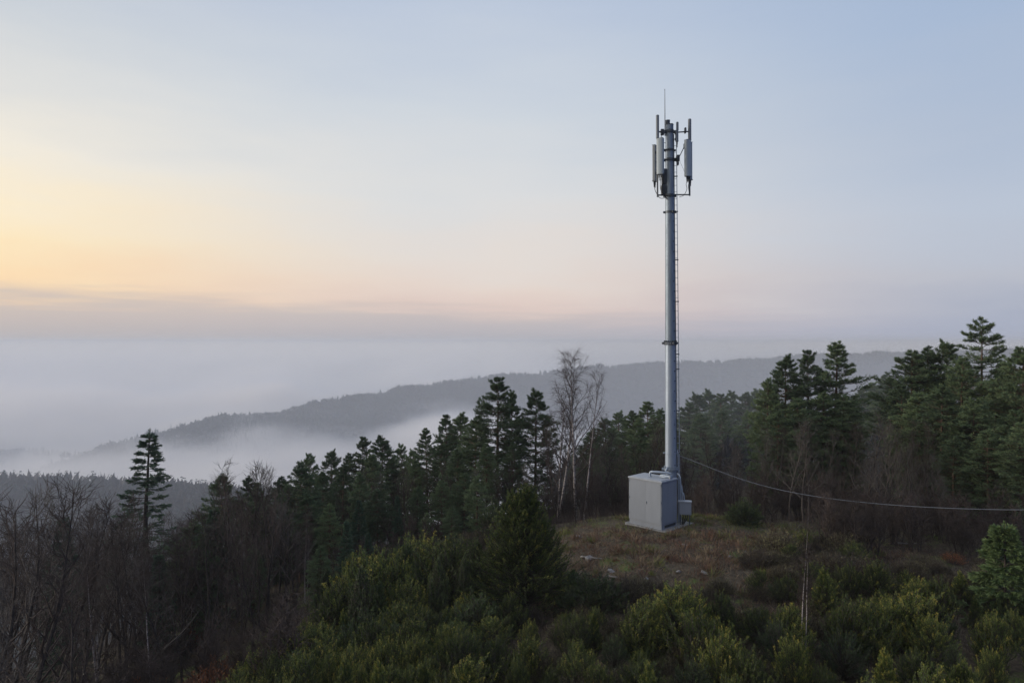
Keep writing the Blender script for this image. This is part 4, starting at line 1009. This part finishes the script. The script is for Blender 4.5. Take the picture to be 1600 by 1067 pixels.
# --- brushwood at the feet of the thickets
def scatter(keys, pts, hr, group, fmt, wide=(.9, 1.25)):
    n0 = len(PLACED)
    for k, (x, y) in enumerate(pts):
        plant(keys[rng.integers(0, len(keys))], x, y, rng.uniform(*hr), wide=rng.uniform(*wide))
    row(PLACED[n0:], group, fmt)
def pxY(px, Y): return ((px - 800) / F * Y, Y)
scatter(['brush0', 'brush1'], [pxY(px + rng.normal(0, 6), rng.uniform(36.3, 40)) for px in np.linspace(850, 1000, 14)], (1.8, 3.2), 'brushwood left of the cabinet', 'twiggy bare bush behind the knoll left of the cabinet, {} from the left')
scatter(['brush0', 'brush1'], [pxY(px + rng.normal(0, 6), rng.uniform(34, 38)) for px in np.linspace(1085, 1300, 18)], (1.5, 2.8), 'brushwood right of the cabinet', 'twiggy bare bush at the wood edge right of the cabinet, {} from the left')
scatter(['brush0', 'brush1'], [pxY(px + rng.normal(0, 6), rng.uniform(27.5, 32)) for px in np.linspace(1290, 1600, 22)], (1.5, 2.8), 'brushwood under the cable', 'twiggy bare bush under the cable before the right pines, {} from the left')
scatter(['brush0', 'brush1'], [pxY(px + rng.normal(0, 10), rng.uniform(20, 30)) for px in np.linspace(-20, 480, 26)], (1.6, 3.2), 'brushwood on the left slope', 'twiggy bare bush on the dark left slope, {} from the left', (1.0, 1.5))
scatter(['brush0', 'brush1'], [pxY(px + rng.normal(0, 8), rng.uniform(31, 38)) for px in np.linspace(480, 720, 14)], (1.2, 2.2), 'brushwood among the slope pines', 'twiggy bare bush under the slope pines, {} from the left', (1.0, 1.5))

# --- juniper slope left of the knoll
scatter(['column1', 'jun6', 'column0', 'jun2', 'column2', 'jun0'], [pxY(px + rng.normal(0, 5), Y) for px, Y in zip(np.linspace(520, 745, 18), [27, 24, 26, 23, 25, 27.5, 22.6, 24.5, 26, 23.2, 25, 27, 22.8, 24.4, 26.2, 23.4, 25.4, 24])], (1.7, 2.8), 'dark junipers on the slope', 'dark upright juniper on the slope left of the big juniper tree, {} from left', (.9, 1.3))
scatter(['heather0', 'heather1', 'heather2', 'heather3', 'junblue0'], [pxY(rng.uniform(560, 800), rng.uniform(27.5, 33)) for _ in range(30)], (.7, 1.3), 'heather on the upper slope', 'grey-brown heath bush on the slope above the dark junipers, {} from left', (1.1, 1.7))
scatter(['column1', 'darkbush', 'junblue1'], [pxY(px, Y) for px, Y in ((752, 22), (893, 22.6), (915, 22.0))], (.9, 1.4), 'dark junipers at the foot of the big one', 'dark low juniper at the foot of the big juniper tree, {} from left', (1.0, 1.3))
scatter(['junblue0', 'jun2', 'jun4', 'jun1'], [pxY(px + rng.normal(0, 8), Y) for px, Y in zip(np.linspace(470, 760, 16), [19.5, 21.5, 20, 18.6, 21, 22, 19, 20.4, 21.6, 19.6, 18.8, 21, 20, 19.2, 21.4, 20.4])], (1.0, 1.7), 'green junipers on the lower slope', 'green juniper bush on the lower slope left of centre, {} from the left', (1.0, 1.4))

# --- front junipers in rows, from the bottom edge back towards the knoll
JK = ['jun0', 'jun1', 'jun2', 'jun3', 'jun4', 'jun5', 'jun6', 'junblue0', 'jun0', 'jun5']
def front(Y0, Yj, pxa, pxb, n, hr, rowname, holes=(), keys=JK, wide=(.62, 1.12)):
    n0 = len(PLACED)
    for px in np.linspace(pxa, pxb, n):
        px = px + rng.normal(0, (pxb - pxa) / n * .22)
        if any(a < px < b for a, b in holes): continue
        x, y = pxY(px, Y0 + rng.uniform(-Yj, Yj)); plant(keys[rng.integers(0, len(keys))], x, y, rng.uniform(*hr), wide=rng.uniform(*wide))
    row(PLACED[n0:], 'junipers of the ' + rowname, 'olive-green juniper in the ' + rowname + ', {} from the left')
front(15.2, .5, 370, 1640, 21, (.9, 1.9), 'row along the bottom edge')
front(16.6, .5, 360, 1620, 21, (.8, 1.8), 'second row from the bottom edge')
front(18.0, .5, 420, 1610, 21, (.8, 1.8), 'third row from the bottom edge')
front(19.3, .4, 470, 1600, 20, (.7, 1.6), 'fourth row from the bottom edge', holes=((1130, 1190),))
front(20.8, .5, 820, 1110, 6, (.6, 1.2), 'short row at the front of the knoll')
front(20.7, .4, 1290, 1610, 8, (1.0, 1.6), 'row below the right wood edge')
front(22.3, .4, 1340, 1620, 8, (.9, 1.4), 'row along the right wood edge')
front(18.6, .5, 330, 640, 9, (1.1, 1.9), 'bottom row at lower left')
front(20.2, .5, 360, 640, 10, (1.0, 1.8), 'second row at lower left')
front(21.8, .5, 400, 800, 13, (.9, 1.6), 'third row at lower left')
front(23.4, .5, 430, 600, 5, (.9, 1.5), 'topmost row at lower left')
front(17.2, .5, 560, 900, 7, (.9, 1.6), 'sparse row left of the bottom centre')
n0 = len(PLACED)
for px, top, Y, w_ in ((1005, 925, 19.2, 1.0), (1050, 905, 19.6, 1.15), (1340, 925, 19.0, 1.1), (1385, 935, 19.2, 1.1), (1430, 915, 19.4, 1.15)):
    plant_px(['jun0', 'jun1', 'jun6', 'jun5', 'jun0', 'jun3'][n0 % 6 if False else len(PLACED) - n0], px, top, Y, wide=w_)
row(PLACED[n0:], 'tall junipers at the knoll foot', 'tall dense juniper standing at the foot of the grassy knoll, {} from left')
hp = [pxY(rng.uniform(820, 1340), rng.uniform(17.0, 21.8)) for _ in range(36)] 
scatter(['heather0', 'heather1', 'heather2', 'heather3'], hp, (.45, .8), 'heather at the knoll foot', 'brown heather between the front junipers and the knoll, {} from the left', (.9, 1.4))
scatter(['heather0', 'heather1', 'heather2', 'heather3'], [pxY(rng.uniform(1180, 1345), rng.uniform(22.5, 29.5)) for _ in range(32)], (.3, .6), 'low heath right of the clearing', 'low dry heath plant at the right side of the clearing, {} from the left', (1.0, 1.7))
scatter(['heather0', 'heather1', 'heather2', 'heather3'], [pxY(rng.uniform(915, 1130), rng.uniform(20.6, 23.4)) for _ in range(26)], (.3, .65), 'low heath before the clearing', 'low dry heath plant at the front of the clearing, {} from the left', (1.0, 1.6))
scatter(['heather0', 'heather1', 'heather2', 'heather3', 'jun2'], [pxY(rng.uniform(900, 1260), rng.uniform(15.6, 19)) for _ in range(22)], (.5, .95), 'heather in the gaps of the front junipers', 'brown heath plant in a gap between the front junipers, {} from the left', (1.0, 1.5))
scatter(['jun2', 'jun5', 'junblue0', 'heather1', 'heather0'], [pxY(px + rng.normal(0, 5), Y) for px, Y in zip(np.linspace(1175, 1345, 15), [23, 25.5, 22.4, 27, 24, 22.2, 26, 28, 23.4, 25, 22.6, 27.5, 24.4, 26.4, 23])], (.6, 1.15), 'low scrub closing in at the right of the clearing', 'low scrub bush at the right of the clearing, {} from the left', (1.1, 1.5))
scatter(['heather0', 'heather1', 'heather2', 'heather3'], [pxY(rng.uniform(1270, 1560), rng.uniform(22.5, 27)) for _ in range(20)], (.5, .9), 'heather at the right', 'brown heather on the bank right of the knoll, {} from the left', (.9, 1.4))
scatter(['heather0', 'heather1', 'heather2', 'heather3'], [pxY(rng.uniform(360, 700), rng.uniform(15, 19)) for _ in range(16)], (.6, 1.0), 'heather at the lower left', 'brown heather among the junipers at lower left, {} from the left', (.9, 1.4))
scatter(['bracken0', 'bracken1'], [pxY(px, Y) for px, Y in ((250, 22.5), (285, 23.5), (205, 21.5), (320, 21.4), (150, 22), (345, 24), (300, 32), (270, 20.6), (230, 24.5))], (.9, 1.5), 'rust bracken at the left', 'rust-brown bracken clump low on the left slope, {} from the left', (1.0, 1.5))
scatter(['bracken0', 'bracken1'], [pxY(px, Y) for px, Y in ((1432, 25.6), (1490, 27), (520, 25.4), (505, 22.4))], (.4, .7), 'rust bracken on the banks', 'rust-brown bracken clump among green bushes, {} from the left', (1.0, 1.4))

# ------------------------------------------------------------------ grass, litter and stones of the knoll
def in_knoll(x, y):
    d = np.hypot((x - 7.3) / 1.5, (y - 27.5) / 1.05)
    return d
n = 90000
gx_ = rng.uniform(-3, 18, n); gy_ = rng.uniform(20, 33.5, n); k = in_knoll(gx_, gy_)
dens = np.clip(1.25 - k / 6.4, 0, 1) * np.clip(.55 + .9 * vnoise(gx_, gy_, 1.7, 8), .05, 1)
incab = (np.abs((gx_ - cx) * .688 - (gy_ - cyy) * .725) < 1.15) & (np.abs((gx_ - cx) * .725 + (gy_ - cyy) * .688) < .9)
sel = (rng.uniform(0, 1, n) < dens) & ~incab
gx_, gy_ = gx_[sel], gy_[sel]; n = len(gx_)
gz_ = terr(gx_, gy_)
dirs = np.stack([rng.normal(0, .75, n) + .25 * vnoise(gx_, gy_, 1.1, 9), rng.normal(0, .75, n), np.abs(rng.normal(.75, .35, n)) + .12], 1)
grn = np.clip(vnoise(gx_, gy_, 2.2, 12) * 1.5 + np.clip((gy_ - 29.3) / 1.6, -.6, .9), 0, 1)
tint = np.where(grn > .45, rng.uniform(.70, 1, n), np.clip(.30 + .75 * vnoise(gx_, gy_, 1.5, 13) + rng.normal(0, .12, n), 0, .68))
# tussocks: tight clumps of longer bent blades
nt_ = 900; tx_ = rng.uniform(-1.5, 16.5, nt_); ty_ = rng.uniform(20.5, 32.6, nt_)
ok = (in_knoll(tx_, ty_) < 6.2) & ~((np.abs((tx_ - cx) * .688 - (ty_ - cyy) * .725) < 1.3) & (np.abs((tx_ - cx) * .725 + (ty_ - cyy) * .688) < 1.1)) & (vnoise(tx_, ty_, 2.4, 31) > -.05)
tx_, ty_ = tx_[ok], ty_[ok]; k_ = len(tx_); per = 46; sz = rng.uniform(.10, .24, k_)
hx = np.repeat(tx_, per) + rng.normal(0, 1, k_ * per) * np.repeat(sz, per) * .55; hy = np.repeat(ty_, per) + rng.normal(0, 1, k_ * per) * np.repeat(sz, per) * .55
hd = np.stack([(hx - np.repeat(tx_, per)) * 3, (hy - np.repeat(ty_, per)) * 3, np.full(k_ * per, .55)], 1) + rng.normal(0, .22, (k_ * per, 3))
tuss_c = np.repeat(np.where(rng.uniform(0, 1, k_) < np.where(ty_ > 29.6, .75, .2), rng.uniform(.72, .95, k_), rng.uniform(.05, .62, k_)), per) + rng.normal(0, .05, k_ * per)
mb = MB(); add_blades(mb, np.stack([hx, hy, terr(hx, hy) - .01], 1), hd, np.repeat(sz, per) * rng.uniform(1.0, 2.0, k_ * per), rng.uniform(.012, .024, k_ * per), np.clip(tuss_c, 0, 1))
add_blades(mb, np.stack([gx_, gy_, gz_ - .01], 1), dirs, np.where(grn > .45, .13, .22) * rng.uniform(.5, 1.4, n), rng.uniform(.010, .022, n), tint)
tag(link('dry_grass', mb.mesh('dry_grass', M['drygrass'])), 'reddish dry grass and moss tufts covering the knoll', kind='stuff')
def stone(x, y, r, mat, label, name='stone', cat='stone', flat=.55, rot=0, long=1.0):
    bm = bmesh.new(); bmesh.ops.create_icosphere(bm, subdivisions=3, radius=1)
    ph = rng.uniform(0, 6.28, 6)
    for v in bm.verts:
        c = v.co; f = 1 + .16 * math.sin(3 * c.x + ph[0]) * math.sin(2.6 * c.y + ph[1]) + .10 * math.sin(5 * c.z + ph[2] + 4 * c.x) + .05 * math.sin(9 * c.y + ph[3])
        v.co = Vector((c.x * f * r * long, c.y * f * r * .8, max(c.z * f * r * flat, -r * .3)))
    o = bm_obj(name, bm, mat, None, (x, y, T1(x, y) + r * .08), smooth=True, auto=28); o.rotation_euler = (rng.normal(0, .1), rng.normal(0, .1), rot)
    tag(o, label, cat); return o
n0 = len(PLACED)
for px, py, r in ((920, 873, .17), (955, 893, .14), (1070, 852, .10), (1190, 880, .20), (1205, 888, .16), (1230, 884, .12), (1140, 870, .09), (905, 838, .10), (1010, 905, .12), (1100, 900, .10), (880, 815, .08), (1290, 900, .13), (1165, 862, .08), (1060, 893, .09)):
    Yy = 30.0
    for _ in range(12):
        xx = (px - 800) / F * Yy; Yy = F * (CAMZ - T1(xx, Yy)) / (py - 533.5)
    xx = (px - 800) / F * Yy
    PLACED.append((stone(xx, Yy, r, M['stone'], '', rot=rng.uniform(0, 3), long=rng.uniform(1, 1.7)), px))
row(PLACED[n0:], 'stones on the knoll', 'pale lichened stone lying in the dry grass of the knoll, {} from the left')
def dead_branch(px, py, ang, ln, label):
    Yy = 26.0
    for _ in range(12):
        xx = (px - 800) / F * Yy; Yy = F * (CAMZ - T1(xx, Yy)) / (py - 533.5)
    xx = (px - 800) / F * Yy; d = np.array([math.cos(ang), math.sin(ang)]); pts = []
    for t_ in np.linspace(-.5, .5, 9):
        X, Y_ = xx + d[0] * ln * t_, Yy + d[1] * ln * t_; pts.append((X - xx, Y_ - Yy, T1(xx + d[0] * ln * (.5 if t_ > 0 else -.5), Yy + d[1] * ln * (.5 if t_ > 0 else -.5)) * abs(t_) * 2 + T1(xx, Yy) * (1 - abs(t_) * 2) + .05))
    mb = MB(); add_tube(mb, pts, np.linspace(.038, .014, 9), 7)
    s0 = np.array([pts[3], pts[5], pts[6]]); s1 = s0 + np.array([[.06, .1, .04], [-.05, .1, .03], [.08, -.08, .04]])
    add_segments(mb, s0, s1, .018, .006, 5)
    tag(link('dead_branch', mb.mesh('dead_branch', M['deadwood'], True), None, (xx, Yy, 0)), label, 'branch')
dead_branch(924, 873, -.5, .9, 'pale bleached branch lying beside the big juniper tree')
dead_branch(962, 905, -.8, .8, 'dark fallen branch at the front foot of the knoll')
dead_branch(1422, 851, .1, 1.5, 'orange-brown fallen branch under the right thicket')

# ------------------------------------------------------------------ far woods: each reads as one mass
def lump_trees(P, H, kinds):
    """many small far trees in one mesh; kinds 0 conifer spire, 1 round bare crown"""
    mb = MB(); n = len(P)
    for kd in (0, 1):
        m = kinds == kd
        if not m.any(): continue
        p = P[m]; h = H[m]; k = len(p)
        if kd == 0:
            for lev in range(6):
                f0 = .10 + .15 * lev; nb = 7
                for b in range(nb):
                    a = rng.uniform(0, 6.28, k); rr_ = h * .20 * (1 - f0 * .92) * rng.uniform(.6, 1.25, k)
                    base = p + np.stack([np.zeros(k), np.zeros(k), h * (f0 + .13)], 1)
                    d = np.stack([np.cos(a), np.sin(a), rng.uniform(-.75, -.1, k)], 1)
                    add_blades(mb, base, d, rr_ * 1.35, rr_ * .85, rng.uniform(.1, .6, k))
            up = np.tile(np.array([[0, 0, 1.0]]), (k, 1))
            add_blades(mb, p + np.stack([np.zeros(k), np.zeros(k), h * .55], 1), up, h * .40, h * .15, .3)
            add_blades(mb, p - up * .5, up, h * .8, h * .06, .2)
        else:
            for b in range(34):
                d = rng.normal(0, 1, (k, 3)); d[:, 2] = np.abs(d[:, 2]) * .9 + .1; d /= np.linalg.norm(d, axis=1, keepdims=True)
                base = p + np.stack([np.zeros(k), np.zeros(k), h * .45], 1) + d * (h * .16)[:, None]
                add_blades(mb, base, d, h * .38 * rng.uniform(.6, 1.2, k), h * .13, rng.uniform(.55, 1, k))
            up = np.tile(np.array([[0, 0, 1.0]]), (k, 1)); add_blades(mb, p - up * .5, up, h * .7, h * .07, .6)
    return mb
M['farwood'] = foliage_mat('far_wood', [(0, (.022, .038, .026)), (.45, (.032, .050, .030)), (.6, (.042, .038, .034)), (1, (.06, .05, .045))], objvar=0)
# spur across the valley
n = 34000
crest = np.array([(-420, 400), (-306, 432), (-300, 450), (-278, 540), (-244, 650), (-205, 730), (-126, 840), (-36, 960), (101, 1080), (281, 1200), (561, 1330), (814, 1400), (1150, 1470)], float)
seglen = np.hypot(*np.diff(crest, axis=0).T); cum = np.append(0, np.cumsum(seglen))
tt = rng.uniform(0, cum[-1], n); cxy = np.stack([np.interp(tt, cum, crest[:, 0]), np.interp(tt, cum, crest[:, 1])], 1)
off = rng.normal(0, 1, n); off = np.where(rng.uniform(0, 1, n) < .35, off * 10, -np.abs(off) * 75 + 12)      # dense on the crest, thinning down the near face
tang = np.stack([np.gradient(np.interp(np.arange(0, cum[-1], 10), cum, crest[:, a])) for a in (0, 1)], 1)
ti = np.clip((tt / 10).astype(int), 0, len(tang) - 1); tg = tang[ti] / np.linalg.norm(tang[ti], axis=1, keepdims=True)
nrm = np.stack([-tg[:, 1], tg[:, 0]], 1)                                   # points away from camera to the left
fx, fy = cxy[:, 0] + nrm[:, 0] * off, cxy[:, 1] + nrm[:, 1] * off
fz = terr(fx, fy)
H = np.where(rng.uniform(0, 1, n) < .12, rng.uniform(9, 13.5, n), rng.uniform(4.5, 9, n)) * (1 + .25 * vnoise(fx, fy, 60, 20)) * np.clip(np.hypot(fx, fy) / 900, .8, 1.25)
kd = (vnoise(fx, fy, 90, 21) + rng.normal(0, .25, n) > .08).astype(int)
mb = lump_trees(np.stack([fx, fy, fz], 1), H, kd)
tag(link('far_wood', mb.mesh('far_wood', M['farwood'])), 'wooded spur across the misty valley', kind='stuff')
# second low rise farther left
n = 1500
fx, fy = rng.uniform(-620, -330, n), rng.normal(565, 22, n); fz = terr(fx, fy)
mb = lump_trees(np.stack([fx, fy, fz], 1), rng.uniform(6, 13, n), (rng.uniform(0, 1, n) > .5).astype(int))
tag(link('low_wood', mb.mesh('low_wood', M['farwood'])), 'faint low wood in the fog at the far left', kind='stuff')
# misty wood on the lower left slope
n = 2600
pxs_ = rng.uniform(-120, 560, n); ys_ = rng.uniform(110, 235, n)
fx = (pxs_ - 800) / F * ys_; fy = ys_; fz = terr(fx, fy)
mb = lump_trees(np.stack([fx, fy, fz], 1), rng.uniform(5, 9.5, n), (rng.uniform(0, 1, n) > .55).astype(int))
tag(link('misty_wood', mb.mesh('misty_wood', M['farwood'])), 'misty wood on the lower left slope', kind='stuff')
# wood filling the saddle behind the right-hand pines
n = 1800
pxs_ = rng.uniform(880, 1750, n); ys_ = rng.uniform(85, 190, n)
fx = (pxs_ - 800) / F * ys_; fy = ys_; fz = terr(fx, fy)
mb = lump_trees(np.stack([fx, fy, fz], 1), rng.uniform(5, 8.5, n), (rng.uniform(0, 1, n) > .45).astype(int))
tag(link('saddle_wood', mb.mesh('saddle_wood', M['farwood'])), 'hazy wood in the saddle behind the right pines', kind='stuff')
# tangled undergrowth and leaf litter under the trees
n = 60000
pxs_ = rng.uniform(-60, 1660, n); ys_ = rng.uniform(19, 62, n); fx = (pxs_ - 800) / F * ys_; fy = ys_
m = (in_knoll(fx, fy) > 4.6); fx, fy = fx[m], fy[m]; n = len(fx); fz = terr(fx, fy)
d = rng.normal(0, .6, (n, 3)); d[:, 2] = np.abs(rng.normal(.8, .4, n)); d /= np.linalg.norm(d, axis=1, keepdims=True)
P0 = np.stack([fx, fy, fz - .05], 1); mb = MB(); add_segments(mb, P0, P0 + d * rng.uniform(.2, 1.0, n)[:, None], .006, .003, 3, .5)
tag(link('undergrowth', mb.mesh('undergrowth', M['twig'])), 'tangled brown undergrowth below the trees', kind='stuff')
# ------------------------------------------------------------------ render settings
vs = scene.view_settings; scene.display_settings.display_device = 'sRGB'
vs.view_transform = 'Standard'; vs.look = 'None'; vs.exposure = 0.0; vs.gamma = 1
cy = scene.cycles
cy.use_denoising = True
try: cy.denoiser = 'OPENIMAGEDENOISE'
except Exception: pass
cy.max_bounces = 14; cy.diffuse_bounces = 1; cy.glossy_bounces = 2; cy.transmission_bounces = 2; cy.volume_bounces = 12
cy.volume_max_steps = 400; cy.volume_step_rate = 1.0
cy.use_adaptive_sampling = True; cy.adaptive_threshold = .015
